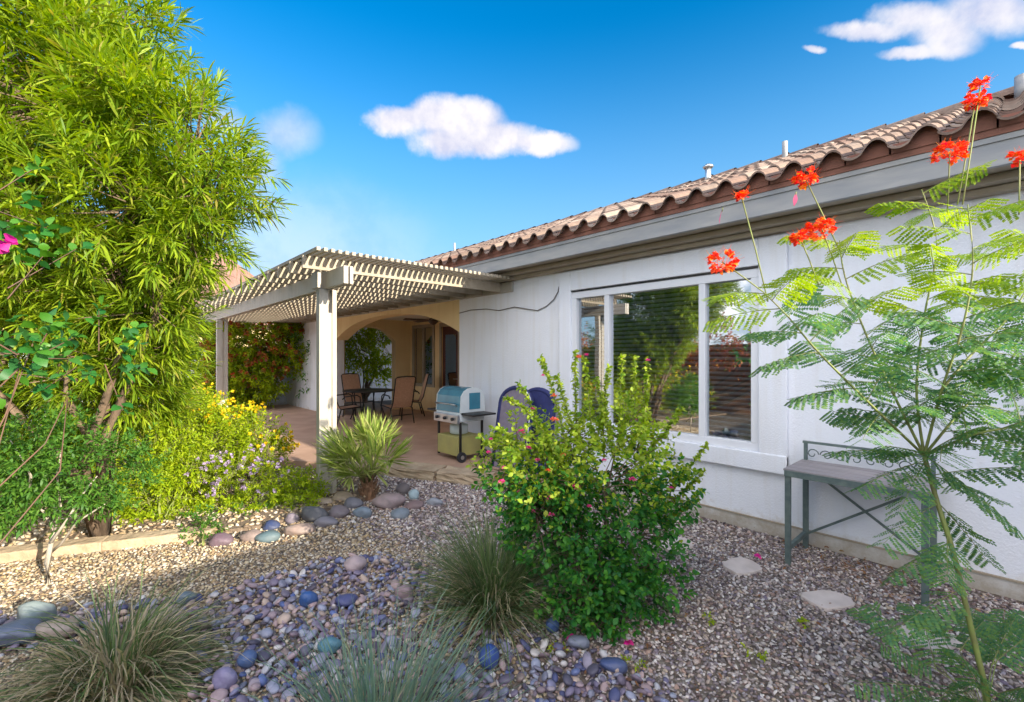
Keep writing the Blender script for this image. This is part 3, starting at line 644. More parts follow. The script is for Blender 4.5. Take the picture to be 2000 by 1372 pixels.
# ================================================================== patio dining set
def make_chair():
    r = empty('patio_chair', (0, 0, .1)); R = .014
    for sx in (-1, 1):
        mb = MB(); mb.tube([(sx*.27, -.28, 0), (sx*.27, -.24, .40), (sx*.27, -.22, .62), (sx*.27, -.15, .66), (sx*.27, .12, .64), (sx*.27, .17, .58)], R, 8); mb.build('arm', M['dark_metal'], r, True)
        mb = MB(); mb.tube([(sx*.25, -.25, .40), (sx*.25, .20, .36), (sx*.25, .27, .50), (sx*.25, .40, 1.04), (sx*.21, .42, 1.07)], R, 8); mb.build('side_rail', M['dark_metal'], r, True)
        mb = MB(); mb.tube([(sx*.27, .30, 0), (sx*.27, .20, .36)], R, 8); mb.build('leg', M['dark_metal'], r, True)
    mb = MB(); mb.tube([(-.21, .42, 1.07), (0, .425, 1.085), (.21, .42, 1.07)], R, 8); mb.tube([(-.26, -.25, .39), (.26, -.25, .39)], R, 8); mb.tube([(-.26, .25, .2), (.26, .25, .2)], R*.8, 8)
    mb.build('crossbar', M['dark_metal'], r, True)
    def sl(pts, name):
        mb = MB()
        for (a, b_) in zip(pts[:-1], pts[1:]):
            mb.hexa([(-.235, a[0], a[1]), (.235, a[0], a[1]), (.235, b_[0], b_[1]), (-.235, b_[0], b_[1]), (-.235, a[0]-.004, a[1]+.006), (.235, a[0]-.004, a[1]+.006), (.235, b_[0]-.004, b_[1]+.006), (-.235, b_[0]-.004, b_[1]+.006)])
        mb.build(name, M['sling'], r)
    sl([(-.24, .395), (-.05, .375), (.18, .36)], 'seat'); sl([(.2, .38), (.27, .52), (.33, .78), (.405, 1.06)], 'backrest')
    return r
ch0 = make_chair()
tp = Vector((4.95, 10.55, .1))
spots = [((5.2, 9.6, .1), math.pi, 'tan sling patio chair nearest the viewer with its back to the camera'),
         ((6.1, 10.5, .1), -2.0, 'tan sling patio chair on the house side of the table beside the patio window'),
         ((5.0, 11.2, .1), .15, 'tan sling patio chair at the far end of the patio table by the side arch'),
         ((4.25, 10.2, .1), 1.5, 'tan sling patio chair on the garden side of the table, beside the pergola post')]
for i, (p, rz, lab) in enumerate(spots):
    o = ch0 if i == 0 else copy_tree(ch0); o.location = p; o.rotation_euler = (0, 0, rz); tag(o, lab, 'chair', 'sling chairs around the patio table')
tb = empty('patio_table', tp, 'dark round patio dining table between the sling chairs', 'table')
mb = MB(); mb.tube([(0, 0, .69), (0, 0, .70), (0, 0, .72)], [.57, .6, .59], 32); mb.build('tabletop', M['dark_metal'], tb)
for k in range(4):
    a = k*math.pi/2+.78; mb = MB(); mb.tube([(math.cos(a)*.45, math.sin(a)*.45, 0), (math.cos(a)*.3, math.sin(a)*.3, .35), (math.cos(a)*.42, math.sin(a)*.42, .69)], .017, 8); mb.build('leg', M['dark_metal'], tb, True)
# ================================================================== GRILL (front faces -x)
gr = empty('gas_grill', (4.16, 5.70, .1), 'teal and white gas grill on a wheeled cart against the house wall', 'grill')
def hood_profile(x0, x1, z0, z1, n=9):
    pts = []
    for k in range(n):
        a = math.pi*k/(n-1); pts.append(((x0+x1)/2-math.cos(a)*(x1-x0)/2, z0+(z1-z0)*math.sin(a)**.45))
    return pts
pf = hood_profile(-.24, .22, .72, 1.08); mb = MB(); y0, y1 = -.30, .30
for a, b_ in zip(pf[:-1], pf[1:]): mb.face([(a[0], y0, a[1]), (b_[0], y0, b_[1]), (b_[0], y1, b_[1]), (a[0], y1, a[1])])
hood = mb.build('hood', M['teal_hood'], gr)
mb = MB()
for yy, e in ((y0, -.02), (y1, .02)):
    mb = MB()
    mb.f.append(tuple(range(len(mb.v), len(mb.v)+len(pf)))); mb.v += [(a[0], yy+e, a[1]) for a in pf]; mb.m.append(0)
    for a, b_ in zip(pf[:-1], pf[1:]): mb.face([(a[0], yy, a[1]), (b_[0], yy, b_[1]), (b_[0], yy+e, b_[1]), (a[0], yy+e, a[1])])
    mb.build('hood_end', M['white_enamel'], hood)
mb = MB(); mb.box(-.08, .12, y0-.026, y0-.021, .76, 1.0); mb.build('end_panel', M['teal_hood'], hood)
mb = MB(); mb.tube([(-.25, -.24, .82), (-.30, -.24, .84), (-.30, .24, .84), (-.25, .24, .82)], .012, 8); mb.build('handle', M['steel'], hood, True)
mb = MB(); mb.box(-.24, .22, -.31, .31, .58, .718); mb.build('firebox', M['white_enamel'], gr, bevel=.01)
mb = MB(); mb.box(-.285, -.243, -.31, .31, .56, .69); pn = mb.build('control_panel', M['steel'], gr, bevel=.006)
for yy in (-.2, 0, .2):
    mb = MB(); mb.tube([(-.286, yy, .625), (-.315, yy, .625)], .024, 12); mb.build('knob', M['rubber'], pn, True)
for s_ in (-1, 1):
    mb = MB(); mb.box(-.22, .2, s_*.315 if s_ > 0 else -.60, .60 if s_ > 0 else -.315, .69, .715); mb.build('side_shelf', M['dark_metal'], gr, bevel=.006)
for sx in (-.21, .19):
    for sy in (-.28, .28):
        mb = MB(); mb.bar((sx, sy, .05), (sx, sy, .575), .028, .028); mb.build('leg', M['dark_metal'], gr)
mb = MB(); mb.box(-.245, .19, -.265, .265, .08, .36); mb.build('lower_cabinet', M['olive_panel'], gr, bevel=.008)
mb = MB(); mb.tube([(-.02, .02, .365), (-.02, .02, .38), (-.02, .02, .50), (-.02, .02, .53)], [.12, .14, .14, .06], 16); mb.build('gas_tank', M['white_enamel'], gr, True)
for sx in (-.21, .19):
    mb = MB(); mb.tube([(sx, -.33, .075), (sx, -.29, .075)], .075, 16); w_ = mb.build('wheel', M['rubber'], gr); mb = MB(); mb.tube([(sx, -.335, .075), (sx, -.331, .075)], .03, 12); mb.build('hub', M['steel'], w_)
# ================================================================== navy lounger folded against the wall
def arch_panel(w, h, th, mat, root, name, rim=None, piping=False, off=0):
    pts = [(-w/2*1.0, 0)]+[(-w/2*math.cos(a)*(1 if True else 1), h-w/2*.75+w/2*.75*math.sin(a)) for a in np.linspace(0, math.pi, 15)]+[(w/2, 0)]
    mb = MB(); n = len(pts)
    for s_ in (-1, 1):
        mb.f.append(tuple(range(len(mb.v), len(mb.v)+n))[::s_]); mb.v += [(off+s_*th/2, a, b_) for a, b_ in pts]; mb.m.append(0)
    for a, b_ in zip(pts, pts[1:]+pts[:1]): mb.face([(off-th/2, a[0], a[1]), (off-th/2, b_[0], b_[1]), (off+th/2, b_[0], b_[1]), (off+th/2, a[0], a[1])])
    o = mb.build(name, mat, root)
    if rim: mb = MB(); mb.tube([(off, a, b_) for a, b_ in pts], .035, 8); mb.build('rim', rim, o, True)
    if piping: mb = MB(); mb.tube([(off-.03, a*1.05, b_*1.01) for a, b_ in pts[:9]], .008, 6); mb.build('piping', M['whitecord'], o, True)
    return o
lg = empty('folded_lounger', (4.16, 4.62, .1), 'navy and grey cloth lounger folded upright against the wall beside the grill', 'lounger')
p1 = arch_panel(.62, 1.12, .03, M['greycloth'], lg, 'back_panel', M['navy'], True); p1.rotation_euler = (0, .16, 0)
p2 = arch_panel(.56, 1.10, .05, M['navy'], lg, 'hood_panel', M['navy']); p2.location = (.16, -.27, 0); p2.rotation_euler = (0, .16, .1)
mb = MB(); mb.tube([(-.05, -.3, .02), (.22, -.33, .62)], .012, 8); mb.tube([(-.05, .3, .02), (.22, .3, .62)], .012, 8); mb.build('strut', M['dark_metal'], lg, True)
# ================================================================== POTTING BENCH
BX0, BX1, BY0, BY1, BH = 4.04, 4.54, .37, 1.22, .75
bn = empty('potting_bench', (4.3, .8, 0), 'weathered green metal potting bench with scroll back rail against the wall', 'bench')
def BB(mb, name, mat=M['bench_metal'], parent=None, **k):
    o = mb.build(name, mat, parent or bn, **k)
    if parent is None: o.location = (-4.3, -.8, 0)
    return o
for x in (BX0+.02, BX1-.02):
    for y in (BY0+.02, BY1-.02):
        mb = MB(); mb.bar((x, y, 0), (x, y, BH-.03), .038, .038); BB(mb, 'leg', bevel=.003)
mb = MB(); mb.box(BX0, BX1, BY0, BY1, BH-.028, BH-.012)
for k in range(5): mb.box(BX0+.005+k*.1, BX0+.095+k*.1, BY0-.01, BY1+.01, BH-.01, BH+.006)
BB(mb, 'worktop', M['bench_top'], bevel=.003)
mb = MB(); mb.box(BX0-.008, BX0-.001, BY0, BY1, BH-.05, BH-.004); BB(mb, 'apron')
for y in (BY0+.02, BY1-.02):
    mb = MB(); mb.bar((BX0+.045, y, .13), (BX1-.045, y, .13), .03, .03); mb.bar((BX0+.04, y, .0), (BX0+.04, y, .0001), .01, .01); BB(mb, 'foot_rail')
mb = MB(); mb.bar((BX1-.0, BY0+.02, .12), (BX1-.0, BY1-.02, BH-.05), .010, .018); BB(mb, 'cross_brace')
mb = MB(); mb.bar((BX1-.022, BY0+.02, BH-.05), (BX1-.022, BY1-.02, .12), .010, .018); BB(mb, 'cross_brace')
for y in (BY0+.02, BY1-.02):
    mb = MB(); mb.bar((BX1-.02, y, BH+.007), (BX1-.02, y, BH+.15), .025, .025); BB(mb, 'back_post')
mb = MB(); mb.bar((BX1-.02, BY0, BH+.16), (BX1-.02, BY1, BH+.16), .03, .018); br = BB(mb, 'back_rail')
mb = MB()
for k in range(4):
    cy = BY0+.13+k*.2
    for s_ in (-1, 1):
        pts = []
        for i in range(16):
            a = i/15*1.6*math.pi*1.3; r_ = .045*(1-i/15*.7)
            pts.append((BX1-.02, cy+s_*(.05-math.cos(a)*r_), BH+.065+math.sin(a)*r_))
        mb.tube(pts, .0045, 5)
BB(mb, 'scrollwork', smooth=True)
# ================================================================== STEPPING STONES
for i, (px, py, w_, d_, rz, lab) in enumerate([(1448, 1108, .33, .24, .5, 'flat pale stepping stone nearest the left leg of the potting bench'),
        (1618, 1176, .32, .22, .1, 'flat pale stepping stone in the gravel in front of the potting bench'),
        (1815, 1248, .34, .24, .2, 'flat pale stepping stone beside the stem of the red flowered shrub'),
        (1318, 1065, .34, .26, .6, 'sandy stepping stone half buried beside the pink flowered bush')]):
    p = G(px, py); V = []
    n_ = 9; mb = MB(); pts = []
    for k in range(n_):
        a = 2*math.pi*k/n_; rr = random.uniform(.85, 1.1); c_, s_ = math.cos(a), math.sin(a)
        pts.append((abs(c_)**.6*math.copysign(1, c_)*w_/2*rr, abs(s_)**.6*math.copysign(1, s_)*d_/2*rr))
    b0 = len(mb.v); mb.v += [(a, b_, -.02) for a, b_ in pts]+[(a, b_, .018) for a, b_ in pts]
    mb.f.append(tuple(range(n_, 2*n_))); mb.m.append(0)
    for k in range(n_): mb.f.append((k, (k+1) % n_, n_+(k+1) % n_, n_+k)); mb.m.append(0)
    o = mb.build('stepping_stone', M['flag'], bevel=.006); o.location = (p.x, p.y, 0.004); o.rotation_euler = (.01, .02, rz-.7)
    tag(o, lab, 'stepping stone', 'stepping stones along the house wall')
# ================================================================== ROCKS
BRD = 'river rocks lining the planting bed'
rk = [(433, 1054, 44, 26, (.16, .10, .13), 'dark purple border rock at the left end of the rock row beside the curb'),
      (490, 1046, 42, 22, (.30, .22, .19), 'brown border rock left of the long teal rock'),
      (525, 1047, 48, 20, (.10, .16, .18), 'long teal border rock in front of the small blue black one'),
      (531, 1027, 34, 18, (.03, .05, .14), 'small blue black border rock behind the teal one'),
      (583, 1034, 56, 22, (.33, .24, .20), 'wide flat brown border rock right of the teal one'),
      (612, 1006, 56, 32, (.10, .10, .11), 'large charcoal border rock in the middle of the rock row'),
      (571, 1014, 26, 20, (.17, .14, .17), 'small plum grey border rock left of the large charcoal one'),
      (637, 1019, 46, 18, (.24, .22, .25), 'flat grey border rock at the foot of the charcoal one'),
      (662, 1001, 44, 22, (.20, .16, .17), 'brown grey border rock between the charcoal one and the palm'),
      (708, 1001, 36, 24, (.18, .23, .28), 'blue grey border rock just in front of the palm trunk'),
      (690, 984, 40, 20, (.17, .17, .21), 'slate border rock left of the palm trunk'),
      (758, 980, 58, 30, (.33, .25, .25), 'large pinkish border rock just right of the palm trunk'),
      (783, 1003, 42, 18, (.20, .24, .28), 'flat blue grey border rock in front of the pinkish one'),
      (808, 967, 22, 22, (.38, .50, .54), 'small pale blue border rock behind the rock row'),
      (808, 986, 38, 16, (.24, .16, .16), 'low red brown border rock right of the pinkish one'),
      (850, 980, 30, 16, (.30, .32, .36), 'pale grey border rock at the right end of the row'),
      (788, 955, 30, 20, (.16, .13, .13), 'dark rock tucked behind the pinkish border rock'),
      (671, 972, 46, 22, (.46, .36, .26), 'tan sunlit rock left of the palm trunk'),
      (632, 980, 40, 18, (.42, .33, .25), 'tan sunlit rock behind the charcoal border rock'),
      (600, 992, 30, 16, (.36, .30, .26), 'small tan rock behind the plum grey border rock')]
for (px, py, wp, hp, c_, lab) in rk:
    t = GT(py+hp*.35); p = W(px, py+hp*.35, t); w_ = wp*t/FP
    rock('border_rock', lab, (p.x, p.y, -.012), w_*.98, w_*.7, hp*t/FP*1.12, c_, BRD, rz=-YAW+random.uniform(-.3, .3))
for (px, py, wp, hp, c_, ang, lab) in [
        (72, 1212, 58, 44, (.20, .25, .25), True, 'upright angular teal grey boulder at the lower left'),
        (42, 1246, 92, 34, (.15, .18, .27), True, 'wide flat blue grey boulder in the lower left corner'),
        (112, 1236, 70, 28, (.42, .33, .27), False, 'tan flat boulder right of the teal grey one'),
        (318, 1216, 86, 26, (.40, .32, .27), False, 'wide flat tan boulder behind the drooping grass clump'),
        (604, 1178, 32, 24, (.03, .10, .30), False, 'vivid blue pebble near the top of the river pebbles'),
        (679, 1181, 40, 18, (.06, .07, .20), False, 'long dark blue pebble right of the vivid blue one'),
        (957, 1294, 42, 34, (.03, .08, .30), False, 'large vivid blue pebble in front of the green grass clump'),
        (1080, 1230, 26, 24, (.04, .10, .28), False, 'vivid blue pebble at the foot of the pink flowered bush'),
        (1197, 1308, 48, 22, (.06, .09, .22), False, 'flat dark blue pebble alone in the gravel right of the creek bed'),
        (646, 1272, 40, 26, (.08, .22, .28), False, 'teal pebble beside the blue green grass'),
        (362, 1176, 34, 18, (.14, .19, .24), False, 'slate blue pebble left of the pebble bed'),
        (482, 1298, 34, 26, (.06, .12, .28), False, 'blue pebble just right of the drooping grass clump'),
        (790, 1165, 34, 26, (.32, .22, .24), False, 'pink grey pebble left of the green grass clump'),
        (695, 1110, 40, 24, (.45, .34, .34), False, 'pale pink pebble at the top edge of the pebble bed'),
        (1130, 1262, 40, 20, (.22, .24, .32), False, 'grey blue pebble below the pink flowered bush'),
        (440, 1340, 46, 34, (.25, .22, .36), False, 'lilac grey pebble at the bottom edge beside the drooping grass')]:
    t = GT(py+hp*.35); p = W(px, py+hp*.35, t); w_ = wp*t/FP
    rock('boulder' if 'boulder' in lab else 'river_pebble', lab, (p.x, p.y, .02), w_*1.05, w_*.8, hp*t/FP*1.25, c_, None, rz=-YAW+random.uniform(-.4, .4), ang=ang, cat='boulder' if 'boulder' in lab else 'pebble', rough=.45)
# ================================================================== OLEANDER TREE
def L3(px, py, t, rp, sq=1.0, df=1.0):
    r = rp*t/FP; return (tuple(W(px, py, t)), (r, r, r*sq), df)
T0 = 3.5
lobes = [L3(60, 40, 3.5, 190), L3(225, 50, 3.4, 95, .9), L3(-150, 150, 3.6, 200), L3(110, 210, 3.3, 170), L3(290, 250, 3.3, 115), L3(375, 290, 3.35, 85), L3(395, 370, 3.35, 82),
         L3(375, 450, 3.5, 82), L3(265, 400, 3.3, 140), L3(90, 400, 3.5, 160), L3(-120, 420, 3.7, 200), L3(300, 555, 3.8, 60, 1, .8), L3(180, 560, 3.8, 125, 1, .85), L3(20, 620, 4.2, 140, 1, .45), L3(255, 650, 3.9, 60, 1, .8), L3(275, 725, 4.2, 48, 1, .8), L3(180, 690, 4.3, 95, 1, .8), L3(-80, 700, 4.6, 150, 1, .7), L3(275, 600, 4.1, 75, 1, .9), L3(120, 640, 4.6, 120, 1, .7), L3(280, 700, 4.5, 60, 1, .9), L3(230, 770, 4.7, 75, 1, .7), L3(300, 770, 5.0, 48, 1, .8), L3(215, 640, 3.7, 70, 1, .6), L3(265, 700, 3.8, 52, 1, .7), L3(150, 740, 3.9, 70, 1, .5), L3(308, 640, 4.3, 45, 1, .9), L3(310, 720, 4.6, 40, 1, .9), L3(300, 600, 3.5, 42, 1, .9), L3(288, 690, 3.8, 42, 1, .9), L3(275, 760, 4.2, 42, 1, .9), L3(60, 780, 5.0, 110, 1, .5), L3(250, 560, 3.6, 80, 1, .7)]
tb_ = G(150, 1010); tb_ = Vector((.05, 5.55, .03))
tree = bush('oleander_tree', 'tall yellow green tree with long narrow leaves filling the left side', 'tree', tb_, lobes, 960, 24, .19, .135, .0135,
            M['oleander'], M['bark'], nstem=6, stem_r=.04, droop=.14, wide=.5, part='crown', stem_name='trunk', twigs=.3, ang=(18, 72), clump=.72)
# ================================================================== BOUGAINVILLEA at the left edge
bl = [L3(-30, 560, 1.95, 120, 1.3), L3(50, 700, 2.05, 100, 1), L3(-60, 400, 2.0, 90), L3(180, 700, 2.6, 85, .9)]
bg = bush('bougainvillea', 'bougainvillea with broad green leaves and a magenta bract at the left edge', 'shrub', (-.75, 2.55, 0), bl, 270, 7, .13, .066, .046,
          M['boug_leaf'], M['redstem'], nstem=8, stem_r=.007, droop=.1, wide=.5, twigs=.5)
c_ = np.array(list(W(14, 474, 1.8)-Vector((-.75, 2.55, 0)))); B_ = np.tile(c_, (7, 1)); D_ = rdir(7); D_[:, 2] *= .5
leaves('bract', M['magenta'], B_, D_, .05, .045, bg, .1, .6)
# ================================================================== small white-stemmed tree, lower left
b0 = G(95, 1142)
sm = empty('young_tree', b0, 'young shrub with pale forked stems at the lower left', 'tree')
mb = MB(); O = b0
def rel(px, py, t): return W(px, py, t)-O
tt = GT(1142)
mb.tube([(0, 0, -.02), rel(92, 1100, tt), rel(100, 1060, tt), rel(108, 1040, tt)], [.022, .018, .015, .013], 8)
for path in ([(108, 1040), (85, 1000), (55, 970), (30, 930)], [(100, 1060), (135, 1010), (165, 960), (190, 930)], [(108, 1040), (118, 990), (112, 930), (120, 880)], [(98, 1080), (120, 1062), (150, 1020), (205, 985)], [(55, 970), (60, 930), (40, 890), (20, 860)]):
    mb.tube([rel(x, y, tt+random.uniform(-.1, .1)) for x, y in path], [.011, .009, .007, .004], 6)
mb.build('trunk', M['pale_bark'], sm, True)
P, A = lobe_points([(np.array(list(rel(*a[:3]))), a[3]*tt/FP) for a in ((40, 900, 3.3, 85), (130, 895, 3.35, 90), (215, 920, 3.4, 65), (-40, 950, 3.3, 90), (30, 980, 3.4, 45), (205, 980, 3.4, 40))], 1900, .7)
B, D, L, Wd = sprigs(P, A, 12, .12, .05, .014, (30, 70)); leaves('crown', M['shade_leaf'], B, D, L, Wd, sm)
# ================================================================== BED PLANTS
def bushpx(name, label, cat, base_px, lobs, *a, **k):
    b = G(*base_px); b.z = .03; return bush(name, label, cat, b, [L3(*l) for l in lobs], *a, **k)
bushpx('flowering_shrub', 'bright yellow green shrub with yellow flowers in front of the far pergola post', 'shrub', (430, 950),
       [(385, 822, 6.2, 52), (455, 858, 6.0, 52), (350, 840, 5.8, 65), (505, 865, 5.9, 48), (420, 880, 5.6, 65)], 2000, 10, .14, .06, .018, M['bright_leaf'], M['greenstem'],
       nstem=7, flowers=(('flower', M['yellow_fl'], 180, 9, .055, 1.0),))
bushpx('flowering_shrub', 'low mound of golden yellow flowers beside the patio paving', 'shrub', (535, 935),
       [(530, 890, 5.9, 30), (470, 845, 6.3, 22)], 3000, 9, .08, .04, .014, M['bright_leaf'], M['greenstem'], nstem=4, flowers=(('flower', M['yellow_fl'], 420, 10, .065, .5),))
bushpx('lilac_groundcover', 'low mound of lilac flowers in the middle of the planting bed', 'flowers', (465, 985),
       [(460, 920, 5.1, 45, .7), (510, 935, 5.05, 38, .6), (415, 930, 5.05, 38, .7)], 2600, 8, .07, .032, .014, M['bright_leaf'], M['greenstem'], nstem=5, flowers=(('flower', M['purple_fl'], 700, 10, .05, 1.2),))
bushpx('leafy_groundcover', 'sprawling bright green groundcover spilling over the bed behind the rock row', 'groundcover', (560, 1000),
       [(560, 945, 5.3, 45, .6), (600, 955, 5.2, 35, .6), (500, 985, 4.95, 50, .5), (430, 1000, 4.9, 40, .5), (360, 1005, 4.75, 45, .45), (290, 1015, 4.7, 45, .45), (590, 985, 4.9, 30, .5)], 3000, 9, .08, .042, .017, M['bright_leaf'], M['greenstem'], nstem=5)
bushpx('leafy_shrub', 'sunlit yellow green shrub between the dark young tree and the lilac flowers', 'shrub', (310, 1025),
       [(300, 900, 4.9, 75), (370, 930, 5.0, 60), (320, 965, 4.8, 55), (240, 900, 5.2, 70), (330, 820, 5.3, 70), (230, 830, 5.5, 65)], 2000, 10, .12, .055, .016, M['bright_leaf'], M['greenstem'], nstem=8)
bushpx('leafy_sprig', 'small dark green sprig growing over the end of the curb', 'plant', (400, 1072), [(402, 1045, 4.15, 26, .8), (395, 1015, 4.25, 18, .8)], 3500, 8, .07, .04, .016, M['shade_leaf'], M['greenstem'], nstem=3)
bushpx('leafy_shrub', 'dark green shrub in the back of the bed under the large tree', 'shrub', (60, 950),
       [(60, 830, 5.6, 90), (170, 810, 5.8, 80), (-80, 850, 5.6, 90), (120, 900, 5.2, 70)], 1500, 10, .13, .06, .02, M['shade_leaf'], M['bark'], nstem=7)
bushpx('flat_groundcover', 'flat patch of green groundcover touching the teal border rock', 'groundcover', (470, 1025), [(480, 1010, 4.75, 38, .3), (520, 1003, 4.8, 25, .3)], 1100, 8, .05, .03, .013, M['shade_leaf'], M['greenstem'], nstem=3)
# ================================================================== HEDGES behind the pergola
bushpx('bougainvillea_hedge', 'tall hedge with rusty pink bracts and green leaves beyond the pergola', 'hedge', (500, 800),
       [(470, 690, 13.4, 48), (520, 670, 13.6, 44), (570, 680, 13.8, 42), (490, 740, 13.2, 45), (440, 730, 13, 40), (590, 650, 14.2, 34), (450, 650, 13.6, 36), (430, 780, 13, 40), (540, 730, 13.4, 30)], 500, 9, .28, .12, .055,
       M['bright_leaf'], M['bark'], nstem=7, stem_r=.04, flowers=(('bracts', M['boug_red'], 420, 9, .16, 1.0),))
bushpx('citrus_tree', 'round leafy green tree seen through the small side arch', 'tree', (715, 792),
       [(720, 690, 14.6, 42), (690, 660, 15.2, 34), (745, 670, 14.6, 28), (735, 720, 14.2, 26)], 420, 9, .25, .12, .05, M['bright_leaf'], M['bark'], nstem=5, stem_r=.05, part='crown', stem_name='trunk')
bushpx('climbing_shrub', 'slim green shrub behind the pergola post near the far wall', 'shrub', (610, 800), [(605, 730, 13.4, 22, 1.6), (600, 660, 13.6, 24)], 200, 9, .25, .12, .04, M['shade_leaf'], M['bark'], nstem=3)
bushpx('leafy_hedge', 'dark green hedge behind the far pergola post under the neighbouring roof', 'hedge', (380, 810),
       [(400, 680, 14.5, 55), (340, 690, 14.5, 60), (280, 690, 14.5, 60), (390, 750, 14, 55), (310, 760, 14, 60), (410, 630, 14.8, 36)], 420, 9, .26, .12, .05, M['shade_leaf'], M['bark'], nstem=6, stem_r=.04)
# hedge on the left wall (seen in the window)
hl = [((-3.6, y, z), (.5, .75, .55)) for y, z in ((2.2, 1.5), (3.4, 1.9), (4.6, 1.6), (5.8, 2.0), (7.0, 1.7), (8.2, 2.0), (9.4, 1.7), (10.8, 1.9))]
bush('bougainvillea_hedge', 'long hedge of rust and orange bracts along the reddish garden wall', 'hedge', (-3.55, 6.2, 0), hl, 330, 9, .22, .10, .055,
     M['boug_red'], M['bark'], nstem=10, stem_r=.04)
bush('leafy_shrub', 'wide yellow green shrub against the reddish garden wall, left of the large tree', 'shrub', (-2.0, 6.6, .03),
     [((-2.2, 5.9, .55), (.6, .6, .5)), ((-1.7, 6.8, .6), (.6, .6, .55)), ((-2.3, 7.6, .6), (.6, .7, .5)), ((-1.2, 7.6, .5), (.5, .5, .45))], 900, 10, .13, .06, .02, M['bright_leaf'], M['greenstem'], nstem=6,
     flowers=(('flower', M['yellow_fl'], 160, 9, .07, 1.0),))
# ================================================================== PALM
pb = G(720, 974); pb.z = .0
pl = empty('fan_palm', pb, 'small fan palm with spiky yellow green fronds in front of the pergola post', 'palm')
mb = MB(); mb.tube([(0, 0, -.03), (0, 0, .08), (0, 0, .17), (0, 0, .22)], [.075, .085, .06, .03], 12)
for k in range(26):
    a = k*2.4; z = .02+.2*k/26; r_ = .075-.04*k/26
    mb.bar((math.cos(a)*r_, math.sin(a)*r_, z), (math.cos(a)*(r_+.05), math.sin(a)*(r_+.05), z+.09), .025, .012)
mb.build('trunk', surf('palm_trunk', (.28, .15, .08), (.16, .09, .05), 30, .9, .6, 80, .01), pl)
fr = [(612, 835, 4.9), (632, 890, 4.85), (650, 905, 4.9), (680, 905, 4.8), (620, 800, 5.3), (660, 845, 4.75), (735, 880, 4.8), (712, 770, 5.25), (640, 845, 5.0), (668, 800, 5.0), (700, 815, 5.35), (725, 780, 5.2), (752, 775, 5.1), (690, 870, 4.9), (780, 850, 5.2), (745, 840, 4.9), (655, 880, 5.1), (700, 780, 5.5), (812, 838, 5.0), (800, 858, 4.9), (625, 862, 5.1), (722, 850, 5.4), (770, 800, 5.45)]
for i, (px, py, t) in enumerate(fr):
    tipc = W(px, py, t)-pb; hub = tipc*.52+Vector((0, 0, .06)); s0 = Vector((random.gauss(0, .02), random.gauss(0, .02), .17))
    mb = MB(); mb.tube([s0, s0.lerp(hub, .5)+Vector((0, 0, .03)), hub], [.009, .007, .006], 6); fo = mb.build('frond', M['greenstem'], pl, True)
    d = (tipc-s0).normalized(); ref = Vector((random.gauss(0, .5), random.gauss(0, .5), 1)); u = d.cross(ref).normalized()
    nb_ = 30; B = np.tile(np.array(hub), (nb_, 1)); ang = np.linspace(-1.35, 1.35, nb_)+rng.normal(0, .03, nb_)
    D = np.array(d)[None]*np.cos(ang)[:, None]+np.array(u)[None]*np.sin(ang)[:, None]+rng.normal(0, .05, (nb_, 3))
    leaves('blade', M['palm'], B, D, .40*(1-.22*np.abs(ang)/1.35)*rng.uniform(.85, 1.1, nb_), .019, fo, .06, .6)
# ================================================================== GRASS CLUMPS
def grass(name, label, base, n, Lr, spread, mats, width=.006, seg=6, stiff=.5, rad=.08, drybelow=.35, lean=(0, 0)):
    root = empty(name, base, label, 'grass clump')
    for gi, (mname, mat, frac, lens, spr, st) in enumerate(mats):
        m_ = int(n*frac); az = rng.uniform(0, 6.283, m_); sp = np.abs(rng.normal(0, spr, m_))*spread
        L = rng.uniform(Lr[0], Lr[1], m_)*lens; th = np.clip(sp, 0, 1.45)
        b = np.stack([np.cos(az), np.sin(az), np.zeros(m_)], 1)*(rad*np.sqrt(rng.uniform(0, 1, m_)))[:, None]
        rad_d = np.stack([np.cos(az+rng.normal(0, .3, m_)), np.sin(az), np.zeros(m_)], 1)
        pts = []; p = b.copy(); bend = rng.uniform(.6, 1.4, m_)*st
        for s in range(seg+1):
            pts.append(p.copy()); a = np.clip(th+bend*(s/seg)**1.3, 0, 2.3)
            dr = rad_d*np.sin(a)[:, None]+np.array([0, 0, 1.])*np.cos(a)[:, None]+np.array([lean[0], lean[1], 0])
            wob = rng.normal(0, .11, (m_, 3)) if s == 0 else wob+rng.normal(0, .09, (m_, 3))
            p = p+unit(unit(dr)+wob)*(L/seg)[:, None]; p[:, 2] = np.maximum(p[:, 2], .02)
        pts = np.stack(pts, 1); side = unit(np.stack([-np.sin(az), np.cos(az), rng.normal(0, .4, m_)], 1))
        wv = np.array([1, 1, .95, .85, .7, .5, .12])[:seg+1]*width/2; wr = rng.uniform(.7, 1.3, m_)
        A_ = pts-side[:, None]*wv[None, :, None]*wr[:, None, None]; B_ = pts+side[:, None]*wv[None, :, None]*wr[:, None, None]
        V = np.stack([A_, B_], 2).reshape(-1, 3); k = (seg+1)*2; o = np.arange(m_)[:, None]*k
        q = np.concatenate([o+np.array([2*s, 2*s+1, 2*s+3, 2*s+2]) for s in range(seg)])
        np_mesh(mname, V, [q], mat, root, True)
    return root
g1 = G(962, 1200); grass('deer_grass', 'large dark green grass clump against the left side of the pink flowered bush', g1, 1500, (.45, .78), 1.0,
    [('green_blades', M['grass'], .74, .95, .66, 1.0), ('dry_blades', M['straw'], .26, .85, 1.0, 1.5)], .0065, rad=.11)
g2 = W(225, 1372, GT(1340)); g2.z = 0
grass('deer_grass', 'drooping straw and green grass clump in the lower left corner', g2, 1500, (.34, .68), 1.8,
    [('green_blades', M['grass'], .45, .9, 1.05, 1.7), ('dry_blades', M['straw'], .55, .85, .95, 1.9)], .008, rad=.16)
